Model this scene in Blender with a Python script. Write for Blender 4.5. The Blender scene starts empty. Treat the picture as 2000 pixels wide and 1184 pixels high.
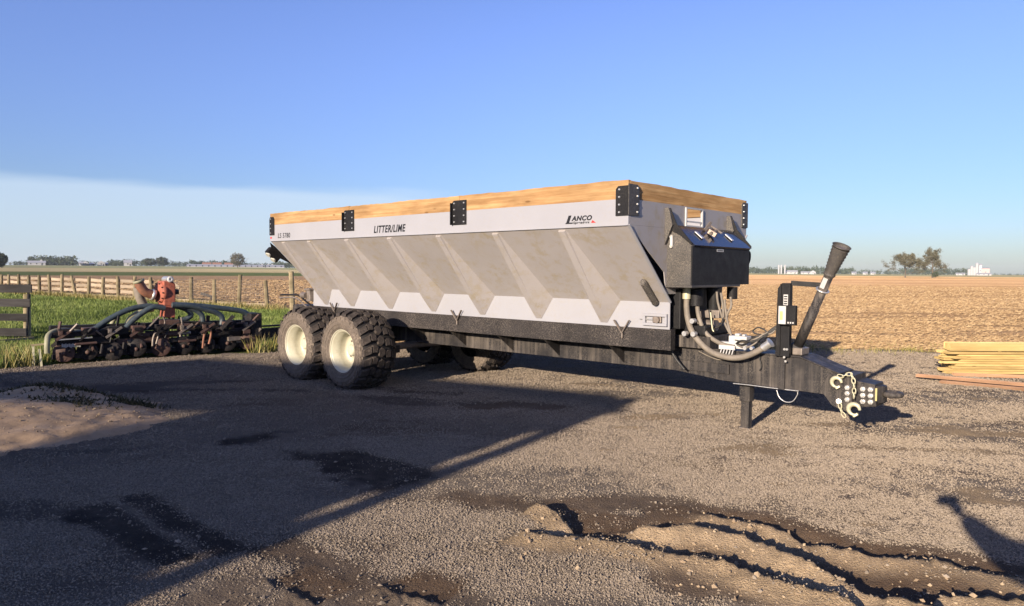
import bpy, bmesh, math, random
import numpy as np
from mathutils import Matrix, Vector
random.seed(7); rng = np.random.default_rng(11)
sc = bpy.context.scene
C = sc.collection

# ------------------------------------------------------------------ camera
CAM_H = 1.691; F = 1408.7; PITCH = 0.0446; ROLL = 0.0062
cam_d = bpy.data.cameras.new('camera'); cam = bpy.data.objects.new('camera', cam_d); C.objects.link(cam)
cam_d.sensor_width = 36; cam_d.lens = F / 2000 * 36; cam_d.clip_start = 0.05; cam_d.clip_end = 20000
cam.matrix_world = Matrix.Translation((0, 0, CAM_H)) @ Matrix.Rotation(math.pi/2 - PITCH, 4, 'X') @ Matrix.Rotation(ROLL, 4, 'Z')
sc.camera = cam

# ------------------------------------------------------------------ world and sun
SUN_EL = 14.95; SH_AZ = 31.44           # shadows fall 31.4 degrees right of +Y
S_EL = math.radians(SUN_EL); A = math.radians(SH_AZ)
SUNV = Vector((-math.sin(A)*math.cos(S_EL), -math.cos(A)*math.cos(S_EL), math.sin(S_EL)))   # towards the sun
w = bpy.data.worlds.new('World'); sc.world = w; w.use_nodes = True
nt = w.node_tree; N = nt.nodes; LK = nt.links
for n in list(N): N.remove(n)
out = N.new('ShaderNodeOutputWorld'); bg = N.new('ShaderNodeBackground'); sky = N.new('ShaderNodeTexSky')
sky.sky_type = 'NISHITA'; sky.sun_disc = False; sky.sun_elevation = S_EL
sky.sun_rotation = math.atan2(SUNV.x, SUNV.y); sky.air_density = 1.0; sky.dust_density = 0.6; sky.ozone_density = 2.2; sky.altitude = 200
bg.inputs['Strength'].default_value = 0.087
# thin high cloud bank low over the horizon, to the west of the yard
tc = N.new('ShaderNodeTexCoord'); sp = N.new('ShaderNodeSeparateXYZ'); LK.new(tc.outputs['Generated'], sp.inputs[0])
def wm(op, a, b=None, c=None):
    n = N.new('ShaderNodeMath'); n.operation = op
    for i, v in enumerate((a, b, c)):
        if v is None: continue
        if isinstance(v, (int, float)): n.inputs[i].default_value = v
        else: LK.new(v, n.inputs[i])
    return n.outputs[0]
def wramp(v, a, b, clampi='SMOOTHSTEP'):
    n = N.new('ShaderNodeMapRange'); n.interpolation_type = clampi
    n.inputs['From Min'].default_value = a; n.inputs['From Max'].default_value = b; LK.new(v, n.inputs['Value']); return n.outputs['Result']
nz = N.new('ShaderNodeTexNoise'); nz.inputs['Scale'].default_value = 5; nz.inputs['Detail'].default_value = 5
mp = N.new('ShaderNodeMapping'); mp.inputs['Scale'].default_value = (1, 1, 9); LK.new(tc.outputs['Generated'], mp.inputs[0]); LK.new(mp.outputs[0], nz.inputs['Vector'])
azv = wm('ARCTAN2', sp.outputs['X'], sp.outputs['Y'])
edge = wm('ADD', sp.outputs['Z'], wm('MULTIPLY', nz.outputs['Fac'], 0.026))
edge = wm('ADD', edge, wm('MULTIPLY', wm('ADD', azv, 0.35), 0.002))
m1 = wramp(edge, 0.126, 0.109)
m2 = wramp(azv, -0.03, -0.19)
m3 = wramp(wm('ABSOLUTE', wm('ADD', azv, 0.9)), 1.3, 0.8)
cl = wm('MULTIPLY', wm('MULTIPLY', m1, m2), wm('MULTIPLY', m3, 0.58))
mixc = N.new('ShaderNodeMix'); mixc.data_type = 'RGBA'; LK.new(cl, mixc.inputs['Factor'])
# clear cold spring air: the scattered light is a little bluer and the horizon less bright than the model's
tn = N.new('ShaderNodeMix'); tn.data_type = 'RGBA'; LK.new(wramp(sp.outputs['Z'], 0.0, 0.34), tn.inputs['Factor']); tn.inputs['A'].default_value = (.565, .64, .90, 1); tn.inputs['B'].default_value = (.91, .895, 1.31, 1)
mu = N.new('ShaderNodeMix'); mu.data_type = 'RGBA'; mu.blend_type = 'MULTIPLY'; mu.inputs['Factor'].default_value = 1; LK.new(sky.outputs[0], mu.inputs['A']); LK.new(tn.outputs['Result'], mu.inputs['B'])
LK.new(mu.outputs['Result'], mixc.inputs['A']); mixc.inputs['B'].default_value = (4.2, 5.0, 5.9, 1)
LK.new(mixc.outputs['Result'], bg.inputs['Color']); LK.new(bg.outputs[0], out.inputs[0])
sun_d = bpy.data.lights.new('sun', 'SUN'); sun_d.energy = 5.0; sun_d.angle = math.radians(0.53); sun_d.color = (1.0, 0.85, 0.68)
sun = bpy.data.objects.new('sun', sun_d); C.objects.link(sun)
sun.rotation_euler = (-SUNV).to_track_quat('-Z', 'Y').to_euler(); sun.location = (-20, -30, 20)
vs = sc.view_settings; vs.view_transform = 'Standard'; vs.look = 'None'; vs.exposure = 0.95; vs.gamma = 1; vs.use_curve_mapping = False

# ------------------------------------------------------------------ photo pixel -> direction (distance always comes from a surface)
def ray(px, py):
    X, Y = px - 1000, py - 592
    cr, sr = math.cos(-ROLL), math.sin(-ROLL); X, Y = X*cr - Y*sr, X*sr + Y*cr
    c, s = math.cos(PITCH), math.sin(PITCH); u = -Y/F
    return Vector((X/F, c + u*s, -s + u*c))
CAMP = Vector((0, 0, CAM_H))
def ground(px, py, z=0.0):
    r = ray(px, py); return CAMP + r*((z - CAM_H)/r.z)
def onplane(px, py, P0, n):
    r = ray(px, py); return CAMP + r*((P0 - CAMP).dot(n)/r.dot(n))

# ------------------------------------------------------------------ helpers
class MB:
    def __init__(s): s.v = []; s.f = []; s.sm = []
    def add(s, vs_, fs, smooth=False):
        o = len(s.v); s.v += [tuple(v) for v in vs_]
        for f in fs: s.f.append([o+i for i in f]); s.sm.append(smooth)
        return s
    def box(s, x0, x1, y0, y1, z0, z1):
        v = [(x, y, z) for z in (z0, z1) for y in (y0, y1) for x in (x0, x1)]
        return s.add(v, [(0,2,3,1), (4,5,7,6), (0,1,5,4), (2,6,7,3), (0,4,6,2), (1,3,7,5)])
    def obox(s, c, ax, ay, az, hx, hy, hz):
        c, ax, ay, az = map(Vector, (c, ax, ay, az))
        v = [c + ax*hx*i + ay*hy*j + az*hz*k for k in (-1, 1) for j in (-1, 1) for i in (-1, 1)]
        return s.add(v, [(0,2,3,1), (4,5,7,6), (0,1,5,4), (2,6,7,3), (0,4,6,2), (1,3,7,5)])
    def bar(s, p0, p1, wd, th, up=(0, 0, 1)):
        p0, p1 = Vector(p0), Vector(p1); ax = (p1-p0).normalized(); ay = Vector(up).cross(ax)
        if ay.length < 1e-4: ay = Vector((0, 1, 0)).cross(ax)
        ay.normalize(); az = ax.cross(ay)
        return s.obox((p0+p1)/2, ax, ay, az, (p1-p0).length/2, wd/2, th/2)
    def cyl(s, p0, p1, r0, r1=None, seg=16, caps=True, smooth=True):
        r1 = r0 if r1 is None else r1
        p0, p1 = Vector(p0), Vector(p1); ax = (p1-p0).normalized()
        a = Vector((0, 0, 1)) if abs(ax.z) < .9 else Vector((1, 0, 0)); u = ax.cross(a).normalized(); v = ax.cross(u)
        vv = []
        for p, r in ((p0, r0), (p1, r1)):
            for i in range(seg):
                t = 2*math.pi*i/seg; vv.append(p + u*(r*math.cos(t)) + v*(r*math.sin(t)))
        s.add(vv, [(i, (i+1) % seg, seg+(i+1) % seg, seg+i) for i in range(seg)], smooth)
        if caps: s.add(vv[:seg], [tuple(range(seg))[::-1]]); s.add(vv[seg:], [tuple(range(seg))])
        return s
    def tube(s, pts, r, seg=10, closed=False, rad=None):
        P = [Vector(p) for p in pts]; n = len(P); vv = []; prev = None
        for i, p in enumerate(P):
            if closed: t = (P[(i+1) % n]-P[i-1]).normalized()
            else: t = (P[min(i+1, n-1)]-P[max(i-1, 0)]).normalized()
            if prev is None:
                a = Vector((0, 0, 1)) if abs(t.z) < .9 else Vector((1, 0, 0)); u = t.cross(a).normalized()
            else: u = (prev - t*prev.dot(t)).normalized()
            prev = u; v = t.cross(u); rr = rad[i] if rad else r
            for k in range(seg):
                q = 2*math.pi*k/seg; vv.append(p + u*(rr*math.cos(q)) + v*(rr*math.sin(q)))
        fs = []
        for i in range(n if closed else n-1):
            for k in range(seg):
                a0 = i*seg+k; b0 = i*seg+(k+1) % seg; j = (i+1) % n
                fs.append((a0, b0, j*seg+(k+1) % seg, j*seg+k))
        s.add(vv, fs, True)
        if not closed:
            s.add(vv[:seg], [tuple(range(seg))[::-1]]); s.add(vv[-seg:], [tuple(range(seg))])
        return s
    def lathe(s, prof, o=(0, 0, 0), ax=(0, 1, 0), seg=48, smooth=True):
        o = Vector(o); ax = Vector(ax).normalized(); a = Vector((0, 0, 1)) if abs(ax.z) < .9 else Vector((1, 0, 0))
        u = ax.cross(a).normalized(); v = ax.cross(u); vv = []
        for (d, r) in prof:
            for i in range(seg):
                t = 2*math.pi*i/seg; vv.append(o + ax*d + u*(r*math.cos(t)) + v*(r*math.sin(t)))
        fs = [(j*seg+i, j*seg+(i+1) % seg, (j+1)*seg+(i+1) % seg, (j+1)*seg+i) for j in range(len(prof)-1) for i in range(seg)]
        return s.add(vv, fs, smooth)
    def prism(s, poly, axis, a0, a1):
        """poly in the two other axes (order x,y,z without axis), extruded along axis"""
        def P(q, a):
            if axis == 'y': return (q[0], a, q[1])
            if axis == 'x': return (a, q[0], q[1])
            return (q[0], q[1], a)
        n = len(poly); v = [P(q, a0) for q in poly] + [P(q, a1) for q in poly]
        return s.add(v, [tuple(range(n))[::-1], tuple(range(n, 2*n))] + [(i, (i+1) % n, n+(i+1) % n, n+i) for i in range(n)])
    def build(s, name, mat, parent=None, bevel=0, fix=True):
        me = bpy.data.meshes.new(name); me.from_pydata(s.v, [], s.f)
        me.polygons.foreach_set('use_smooth', s.sm)
        if fix:
            bm = bmesh.new(); bm.from_mesh(me); bmesh.ops.remove_doubles(bm, verts=bm.verts, dist=1e-6) if False else None
            bmesh.ops.recalc_face_normals(bm, faces=bm.faces); bm.to_mesh(me); bm.free()
        me.materials.append(mat); o = bpy.data.objects.new(name, me); C.objects.link(o)
        if parent: o.parent = parent
        if bevel:
            b = o.modifiers.new('bevel', 'BEVEL'); b.width = bevel; b.segments = 2; b.limit_method = 'ANGLE'; b.angle_limit = math.radians(40)
        return o
def tag(o, label=None, cat=None, group=None, kind=None):
    if label: o['label'] = label
    if cat: o['category'] = cat
    if group: o['group'] = group
    if kind: o['kind'] = kind
    return o
def empty(name, loc=(0, 0, 0), rz=0.0):
    o = bpy.data.objects.new(name, None); C.objects.link(o); o.location = loc; o.rotation_euler = (0, 0, rz); o.empty_display_size = .2
    return o
def npmesh(name, v, f, mat, smooth=False, attrs=None, parent=None):
    """v (n,3); f (m,k) same-size faces"""
    me = bpy.data.meshes.new(name); v = np.asarray(v, np.float32); f = np.asarray(f, np.int32); k = f.shape[1]
    me.vertices.add(len(v)); me.vertices.foreach_set('co', v.ravel())
    me.loops.add(f.size); me.loops.foreach_set('vertex_index', f.ravel())
    me.polygons.add(len(f)); me.polygons.foreach_set('loop_start', np.arange(0, f.size, k, dtype=np.int32)); me.polygons.foreach_set('loop_total', np.full(len(f), k, np.int32))
    me.polygons.foreach_set('use_smooth', np.full(len(f), smooth)); me.update(calc_edges=True)
    for an, (tp, val) in (attrs or {}).items():
        a = me.attributes.new(an, tp, 'POINT'); a.data.foreach_set('color' if tp == 'FLOAT_COLOR' else 'value', np.asarray(val, np.float32).ravel())
    me.materials.append(mat); o = bpy.data.objects.new(name, me); C.objects.link(o)
    if parent: o.parent = parent
    return o
def catmull(pts, n=8):
    P = [Vector(p) for p in pts]; P = [P[0]*2-P[1]] + P + [P[-1]*2-P[-2]]; o = []
    for i in range(1, len(P)-2):
        for k in range(n):
            t = k/n; a, b, c, d = P[i-1:i+3]
            o.append(0.5*((2*b) + (c-a)*t + (2*a-5*b+4*c-d)*t*t + (3*b-a-3*c+d)*t*t*t))
    o.append(P[-2]); return o
def hash2(i, j, s): 
    h = (i.astype(np.int64)*374761393 + j.astype(np.int64)*668265263 + s*974634777) & 0xffffffff
    h = ((h ^ (h >> 13))*1274126177) & 0xffffffff; h = h ^ (h >> 16); return (h & 0xffff)/65535.0
def vnoise(x, y, s=0):
    i = np.floor(x); j = np.floor(y); u = x-i; v = y-j; u = u*u*(3-2*u); v = v*v*(3-2*v); i = i.astype(np.int64); j = j.astype(np.int64)
    return (hash2(i, j, s)*(1-u)+hash2(i+1, j, s)*u)*(1-v) + (hash2(i, j+1, s)*(1-u)+hash2(i+1, j+1, s)*u)*v
def fbm(x, y, o=4, s=0, g=.5):
    t = 0; a = 1; n = 0
    for k in range(o): t = t + a*vnoise(x*2**k+k*17.3, y*2**k+k*9.1, s+k); n += a; a *= g
    return t/n
def sstep(x, a, b): t = np.clip((x-a)/(b-a), 0, 1); return t*t*(3-2*t)

# ------------------------------------------------------------------ materials
MATS = {}
def newmat(name):
    m = bpy.data.materials.new(name); m.use_nodes = True; MATS[name] = m
    nt = m.node_tree; b = nt.nodes['Principled BSDF']; return m, nt, b
def nd(nt, t, **kw):
    n = nt.nodes.new(t)
    for k, v in kw.items(): setattr(n, k, v)
    return n
def coords(nt, kind='Object', scale=(1, 1, 1)):
    t = nd(nt, 'ShaderNodeTexCoord'); m = nd(nt, 'ShaderNodeMapping'); m.inputs['Scale'].default_value = scale
    nt.links.new(t.outputs[kind], m.inputs[0]); return m.outputs[0]
def noise(nt, vec, scale, detail=4, rough=.55, lo=None, hi=None):
    n = nd(nt, 'ShaderNodeTexNoise'); n.inputs['Scale'].default_value = scale; n.inputs['Detail'].default_value = detail; n.inputs['Roughness'].default_value = rough
    nt.links.new(vec, n.inputs['Vector']); o = n.outputs['Fac']
    if lo is not None:
        r = nd(nt, 'ShaderNodeMapRange'); r.inputs['From Min'].default_value = lo; r.inputs['From Max'].default_value = hi; nt.links.new(o, r.inputs['Value']); o = r.outputs['Result']
    return o
def mixcol(nt, fac, a, b, mode='MIX'):
    n = nd(nt, 'ShaderNodeMix', data_type='RGBA', blend_type=mode)
    for k, v in (('Factor', fac), ('A', a), ('B', b)):
        s = n.inputs[k]
        if isinstance(v, (tuple, list)): s.default_value = (*v[:3], 1)
        elif isinstance(v, (int, float)): s.default_value = v
        else: nt.links.new(v, s)
    return n.outputs['Result']
def math_(nt, op, a, b=None):
    n = nd(nt, 'ShaderNodeMath', operation=op)
    for i, v in enumerate((a, b)):
        if v is None: continue
        if isinstance(v, (int, float)): n.inputs[i].default_value = v
        else: nt.links.new(v, n.inputs[i])
    return n.outputs[0]
def bump(nt, b, h, strength, dist):
    n = nd(nt, 'ShaderNodeBump'); n.inputs['Strength'].default_value = strength; n.inputs['Distance'].default_value = dist
    nt.links.new(h, n.inputs['Height']); nt.links.new(n.outputs[0], b.inputs['Normal']); return n
def paint(name, col, rough=.45, metal=0., var=.12, vscale=3, dust=None, dust_amt=.5, dscale=60, streak=False, bmp=.0, bscale=120, spec=.4):
    m, nt, b = newmat(name); v = coords(nt)
    c = mixcol(nt, noise(nt, v, vscale, 5, .6, .3, .7), tuple(x*(1-var) for x in col), tuple(min(1, x*(1+var)) for x in col))
    if dust:
        d1 = noise(nt, v, dscale, 6, .7, .47, .62); d2 = noise(nt, v, 2.2, 4, .6, .3, .75)
        if streak:
            d3 = noise(nt, coords(nt, 'Object', (22, 22, .9)), 1, 4, .6, .42, .68); d1 = math_(nt, 'MAXIMUM', math_(nt, 'MULTIPLY', d1, .7), d3)
        c = mixcol(nt, math_(nt, 'MULTIPLY', math_(nt, 'MULTIPLY', d1, d2), dust_amt), c, dust)
    nt.links.new(c, b.inputs['Base Color']); b.inputs['Metallic'].default_value = metal; b.inputs['Specular IOR Level'].default_value = spec
    r = noise(nt, v, vscale*3, 4, .6, .2, .8); mr = nd(nt, 'ShaderNodeMapRange'); mr.inputs['To Min'].default_value = max(0, rough-.12); mr.inputs['To Max'].default_value = min(1, rough+.15)
    nt.links.new(r, mr.inputs['Value']); nt.links.new(mr.outputs[0], b.inputs['Roughness'])
    if bmp: bump(nt, b, noise(nt, v, bscale, 4), bmp, .004)
    return m
def woodmat(name, ca, cb, knot=(.12, .06, .025), rough=.75, gscale=1.0):
    m, nt, b = newmat(name); oi = nd(nt, 'ShaderNodeObjectInfo')
    t = nd(nt, 'ShaderNodeTexCoord'); ad = nd(nt, 'ShaderNodeVectorMath', operation='ADD'); nt.links.new(t.outputs['Object'], ad.inputs[0])
    cx = nd(nt, 'ShaderNodeCombineXYZ'); nt.links.new(math_(nt, 'MULTIPLY', oi.outputs['Random'], 31.7), cx.inputs[0]); nt.links.new(math_(nt, 'MULTIPLY', oi.outputs['Random'], 17.1), cx.inputs[1]); nt.links.new(cx.outputs[0], ad.inputs[1])
    def mapped(sc_): mp_ = nd(nt, 'ShaderNodeMapping'); mp_.inputs['Scale'].default_value = sc_; nt.links.new(ad.outputs[0], mp_.inputs[0]); return mp_.outputs[0]
    g = noise(nt, mapped((1.2*gscale, 40*gscale, 28*gscale)), 1, 6, .62, .3, .72)
    c = mixcol(nt, g, ca, cb)
    c = mixcol(nt, math_(nt, 'MULTIPLY', noise(nt, mapped((.9, 3, 3)), 1.3, 4, .6, .40, .72), .8), c, tuple(x*.55 for x in ca))
    kn = nd(nt, 'ShaderNodeTexVoronoi'); kn.inputs['Scale'].default_value = 1; nt.links.new(mapped((2.6, 9, 9)), kn.inputs['Vector'])
    kr = nd(nt, 'ShaderNodeMapRange'); kr.inputs['From Min'].default_value = .13; kr.inputs['From Max'].default_value = .07; nt.links.new(kn.outputs['Distance'], kr.inputs['Value'])
    c = mixcol(nt, math_(nt, 'MULTIPLY', kr.outputs[0], .75), c, knot)
    br = nd(nt, 'ShaderNodeMapRange'); br.inputs['To Min'].default_value = .72; br.inputs['To Max'].default_value = 1.12; nt.links.new(oi.outputs['Random'], br.inputs['Value'])
    c = mixcol(nt, 1.0, c, br.outputs[0], 'MULTIPLY')
    nt.links.new(c, b.inputs['Base Color']); b.inputs['Roughness'].default_value = rough; b.inputs['Specular IOR Level'].default_value = .08; b.inputs['Diffuse Roughness'].default_value = 1.0; bump(nt, b, g, .5, .006)
    return m
GREY = paint('grey_paint', (.275, .275, .295), .42, var=.05, vscale=1.2, dust=(.28, .25, .19), dust_amt=.30, dscale=26)
GREYD = paint('grey_paint_dusty', (.325, .30, .29), .5, var=.06, vscale=1.0, dust=(.285, .24, .165), dust_amt=.9, dscale=9)
BLACK = paint('black_frame_paint', (.017, .016, .017), .55, var=.25, spec=.2, dust=(.20, .17, .14), dust_amt=.85, dscale=90, streak=True, bmp=.15)
SILLM = paint('spattered_black_sill', (.022, .020, .020), .6, var=.3, spec=.15, dust=(.23, .195, .165), dust_amt=.72, dscale=75, bmp=.2)
BLACKC = paint('black_clean_paint', (.011, .011, .012), .5, var=.2, dust=(.16, .14, .12), dust_amt=.22, dscale=110, spec=.15)
DUSTY = paint('dusty_black_panel', (.045, .042, .04), .55, var=.25, dust=(.27, .23, .18), dust_amt=.8, dscale=120, bmp=.3)
STEEL = paint('zinc_steel', (.62, .6, .56), .35, metal=.75, var=.15, vscale=20)
RUSTST = paint('worn_steel', (.20, .17, .145), .5, metal=.4, var=.3, vscale=14, dust=(.2, .12, .07), dust_amt=.6, dscale=40)
YZINC = paint('cream_zinc', (.46, .43, .29), .4, metal=.2, var=.12, vscale=15)
CREAM = paint('cream_rim_paint', (.43, .41, .31), .4, var=.06, vscale=2, dust=(.32, .27, .19), dust_amt=.5, dscale=18)
HOSE = paint('dusty_rubber_hose', (.17, .145, .115), .65, var=.2, vscale=9, dust=(.30, .25, .19), dust_amt=.5, dscale=40)
HOSEB = paint('black_rubber_hose', (.02, .02, .02), .5, var=.2, dust=(.15, .13, .1), dust_amt=.4)
WHITEP = paint('white_plastic', (.45, .44, .42), .4, var=.06, dust=(.3, .26, .2), dust_amt=.4, dscale=30)
INK = paint('black_print', (.012, .012, .013), .4, var=.05)
REDP = paint('red_print', (.42, .03, .025), .4, var=.05)
YELP = paint('yellow_label', (.42, .36, .16), .45, var=.06)
RUBBER = paint('tyre_rubber', (.042, .035, .031), .85, var=.3, vscale=7, spec=.2, dust=(.17, .135, .105), dust_amt=.5, dscale=34, bmp=.25, bscale=60)
SIDEW = paint('tyre_sidewall', (.10, .08, .063), .85, var=.2, vscale=9, dust=(.26, .21, .16), dust_amt=.75, dscale=30, bmp=.2, bscale=50)
LAMPM = paint('lamp_lens', (.5, .48, .4), .2, var=.08)
WOOD = woodmat('fresh_sawn_plank', (.28, .155, .065), (.50, .335, .17))
PINE = woodmat('yellow_pine_board', (.44, .30, .115), (.58, .44, .20), gscale=.8)
PINK = woodmat('pinkish_board', (.32, .18, .10), (.42, .26, .16), gscale=.8)
POSTW = woodmat('treated_post_wood', (.26, .21, .12), (.38, .315, .20), gscale=.7)
FENCEW = woodmat('weathered_fence_board', (.33, .26, .18), (.46, .375, .28), gscale=.7)
GREYW = woodmat('grey_weathered_board', (.05, .046, .044), (.105, .098, .092), knot=(.05, .045, .04), gscale=.7)
IMPB = paint('implement_black', (.014, .013, .014), .6, var=.4, spec=.2, dust=(.08, .06, .05), dust_amt=.6, dscale=25, bmp=.2)
IMPR = paint('implement_rusty', (.075, .042, .034), .7, var=.4, vscale=6, dust=(.15, .09, .06), dust_amt=.6, dscale=25, bmp=.3)
IMPRED = paint('faded_red_iron', (.33, .095, .055), .7, var=.2, vscale=5, dust=(.05, .03, .025), dust_amt=.75, dscale=22, bmp=.2)
IMPPIPE = paint('rusty_orange_pipe', (.22, .095, .055), .65, var=.25, vscale=6, dust=(.06, .04, .03), dust_amt=.5, dscale=20)
BLUEH = paint('blue_grey_hose', (.034, .048, .057), .45, var=.2, vscale=4, dust=(.13, .135, .11), dust_amt=.5, dscale=16)
PALEH = paint('pale_dirty_hose', (.24, .23, .15), .6, var=.2, vscale=5, dust=(.12, .1, .06), dust_amt=.5, dscale=20)
WALLW = paint('far_white_wall', (.36, .36, .355), .7, var=.05)
ROOFG = paint('far_grey_roof', (.34, .34, .35), .6, var=.1)
ROOFR = paint('far_orange_roof', (.30, .155, .10), .7, var=.1)
DARKW = paint('far_window_dark', (.05, .055, .06), .3, var=.1)
BARK = paint('tree_bark', (.14, .115, .09), .9, var=.25, vscale=1)
SKIN = paint('skin', (.5, .3, .22), .5, var=.05); SHIRT = paint('blue_shirt', (.08, .12, .25), .8, var=.1); HAIR = paint('brown_hair', (.06, .035, .02), .6, var=.1)
SHEDW = paint('shed_siding', (.45, .44, .42), .6, var=.06); SHEDR = paint('shed_roof', (.2, .2, .21), .5, var=.1)
def leafmat(name, lo, mid, hi, rough=.55):
    m, nt, b = newmat(name); a = nd(nt, 'ShaderNodeAttribute', attribute_name='rnd'); r = nd(nt, 'ShaderNodeValToRGB'); e = r.color_ramp.elements
    e[0].color = (*lo, 1); e[1].color = (*hi, 1); k = e.new(.5); k.color = (*mid, 1); nt.links.new(a.outputs['Fac'], r.inputs[0])
    nt.links.new(r.outputs[0], b.inputs['Base Color']); b.inputs['Roughness'].default_value = rough; b.inputs['Specular IOR Level'].default_value = .2; b.inputs['Diffuse Roughness'].default_value = .9
    return m
GRASSM = leafmat('wheat_grass', (.075, .11, .02), (.19, .245, .055), (.42, .42, .15))
DRYM = leafmat('dry_grass', (.10, .10, .02), (.26, .22, .07), (.45, .37, .16))
STRAWM = leafmat('corn_straw', (.15, .095, .047), (.285, .19, .098), (.45, .335, .19), .7)
STONEM = leafmat('gravel_stone', (.122, .098, .074), (.210, .170, .128), (.325, .268, .206), .85)
CLODM = leafmat('tan_clod', (.18, .13, .085), (.29, .215, .14), (.42, .33, .22), .9)
TREEL = leafmat('far_wood_leaves', (.028, .042, .03), (.05, .07, .042), (.09, .105, .06), .8)
SPRINGL = leafmat('spring_leaves', (.06, .056, .034), (.105, .097, .06), (.17, .155, .10), .7)
WEEDM = leafmat('dark_weeds', (.03, .028, .014), (.055, .052, .025), (.12, .10, .05), .7)
def gravelmat():
    m, nt, b = newmat('gravel'); v = coords(nt)
    big = noise(nt, v, .55, 5, .6, .3, .7); mid = noise(nt, v, 6, 6, .65, .3, .7); fine = noise(nt, v, 85, 5, .7, .32, .68)
    vo = nd(nt, 'ShaderNodeTexVoronoi'); vo.inputs['Scale'].default_value = 62; nt.links.new(v, vo.inputs['Vector'])
    c = mixcol(nt, big, (.222, .182, .138), (.268, .22, .166)); c = mixcol(nt, math_(nt, 'MULTIPLY', mid, .35), c, (.23, .18, .155))
    c = mixcol(nt, math_(nt, 'MULTIPLY', fine, .6), c, (.30, .255, .205)); hs = nd(nt, 'ShaderNodeSeparateColor'); nt.links.new(vo.outputs['Color'], hs.inputs[0])
    c = mixcol(nt, math_(nt, 'MULTIPLY', hs.outputs[0], .5), c, (.20, .17, .15))
    def attr(n): return nd(nt, 'ShaderNodeAttribute', attribute_name=n).outputs['Fac']
    pt = noise(nt, coords(nt, 'Object', (.45, .9, 1)), 1.0, 5, .65, .50, .66); c = mixcol(nt, math_(nt, 'MULTIPLY', pt, .75), c, (.15, .105, .072))
    c = mixcol(nt, attr('soil'), c, mixcol(nt, mid, (.10, .065, .041), (.155, .106, .068)))
    c = mixcol(nt, attr('clod'), c, mixcol(nt, fine, (.34, .245, .15), (.52, .395, .25)))
    c = mixcol(nt, attr('wet'), c, mixcol(nt, mid, (.038, .032, .03), (.075, .062, .055)))
    nt.links.new(c, b.inputs['Base Color']); b.inputs['Roughness'].default_value = .92; b.inputs['Specular IOR Level'].default_value = .1; b.inputs['Diffuse Roughness'].default_value = 1.0
    h = math_(nt, 'ADD', math_(nt, 'MULTIPLY', vo.outputs['Distance'], -.9), math_(nt, 'ADD', fine, math_(nt, 'MULTIPLY', mid, .8)))
    sm = math_(nt, 'SUBTRACT', 1.0, math_(nt, 'MULTIPLY', attr('soil'), .7)); bump(nt, b, math_(nt, 'MULTIPLY', h, sm), 1.0, .045)
    return m
def fieldmat():
    m, nt, b = newmat('field_soil'); v = coords(nt); a = nd(nt, 'ShaderNodeAttribute', attribute_name='tint')
    n1 = noise(nt, v, 2.2, 6, .7, .3, .7); n2 = noise(nt, coords(nt, 'Object', (.03, .45, 1)), 1, 5, .6, .3, .7); n3 = noise(nt, v, 14, 4, .7, .35, .65)
    c = mixcol(nt, 1.0, a.outputs['Color'], mixcol(nt, n1, (.72, .70, .68), (1.25, 1.25, 1.25)), 'MULTIPLY')
    c = mixcol(nt, 1.0, c, mixcol(nt, n2, (.80, .77, .74), (1.15, 1.16, 1.18)), 'MULTIPLY')
    c = mixcol(nt, 1.0, c, mixcol(nt, n3, (.68, .66, .64), (1.3, 1.3, 1.3)), 'MULTIPLY')
    nt.links.new(c, b.inputs['Base Color']); b.inputs['Roughness'].default_value = .95; b.inputs['Specular IOR Level'].default_value = .05; b.inputs['Diffuse Roughness'].default_value = 1.0
    bump(nt, b, math_(nt, 'ADD', math_(nt, 'MULTIPLY', n1, .5), math_(nt, 'MULTIPLY', n3, .5)), 1.0, .09)
    return m
GRAVEL = gravelmat(); FIELD = fieldmat()
SAND = paint('pile_sand', (.31, .212, .125), .95, var=.3, vscale=4, bmp=1.0, bscale=30)

# ================================================================== GROUND
TX, TY, YAW = 1.154, 7.215, -0.742                      # spreader frame: origin below its near front top corner
FX = Vector((math.cos(YAW), math.sin(YAW), 0)); SX = Vector((-math.sin(YAW), math.cos(YAW), 0))
def yard_edge(x):
    return np.interp(x, [-60, -12, -8.9, -8.1, -6.6, -5.3, -4.6, -3, 3, 60], [8.5, 10.6, 11.6, 12.35, 13.8, 14.5, 15.1, 16.0, 15.85, 16.4])
def far_rise(x, y):
    r = np.hypot(x, y); az = np.degrees(np.arctan2(x, y))
    return 4.3*sstep(r, 180, 900)*sstep(az, -3, -22) - 0.6*sstep(r, 200, 700)*sstep(az, 12, 25)
RIDGES = [   # photo pixels along each crest, crest height, rut depth behind it
    ([(1034,986),(1062,992),(1090,1001),(1107,1018),(1118,1030)], .055, .035),
    ([(1205,1017),(1250,1022),(1296,1030),(1335,1028),(1415,1036),(1496,1060),(1527,1078),(1566,1098),(1608,1117),(1650,1138),(1720,1163),(1807,1184),(1900,1215)], .085, .06),
    ([(1006,1021),(1041,1038),(1090,1045),(1142,1048),(1230,1064),(1300,1078),(1370,1090),(1440,1111),(1510,1144),(1562,1162),(1650,1186),(1720,1215)], .075, .055),
    ([(1352,991),(1405,1007),(1492,1022),(1562,1052),(1632,1070),(1702,1089),(1790,1094),(1895,1110),(1996,1135),(2100,1160)], .03, .05),
    ([(1807,1184),(1838,1160),(1900,1166),(1996,1178),(2080,1190)], .06, .04),
    ([(735,1140),(770,1152),(800,1163),(860,1180)], .012, .012),
    ([(520,1130),(560,1150),(620,1180)], .006, .008)]
RID = [(np.array([[*ground(*q, z=h*.85)[:2]] for q in P]), h, d) for P, h, d in RIDGES]
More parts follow.
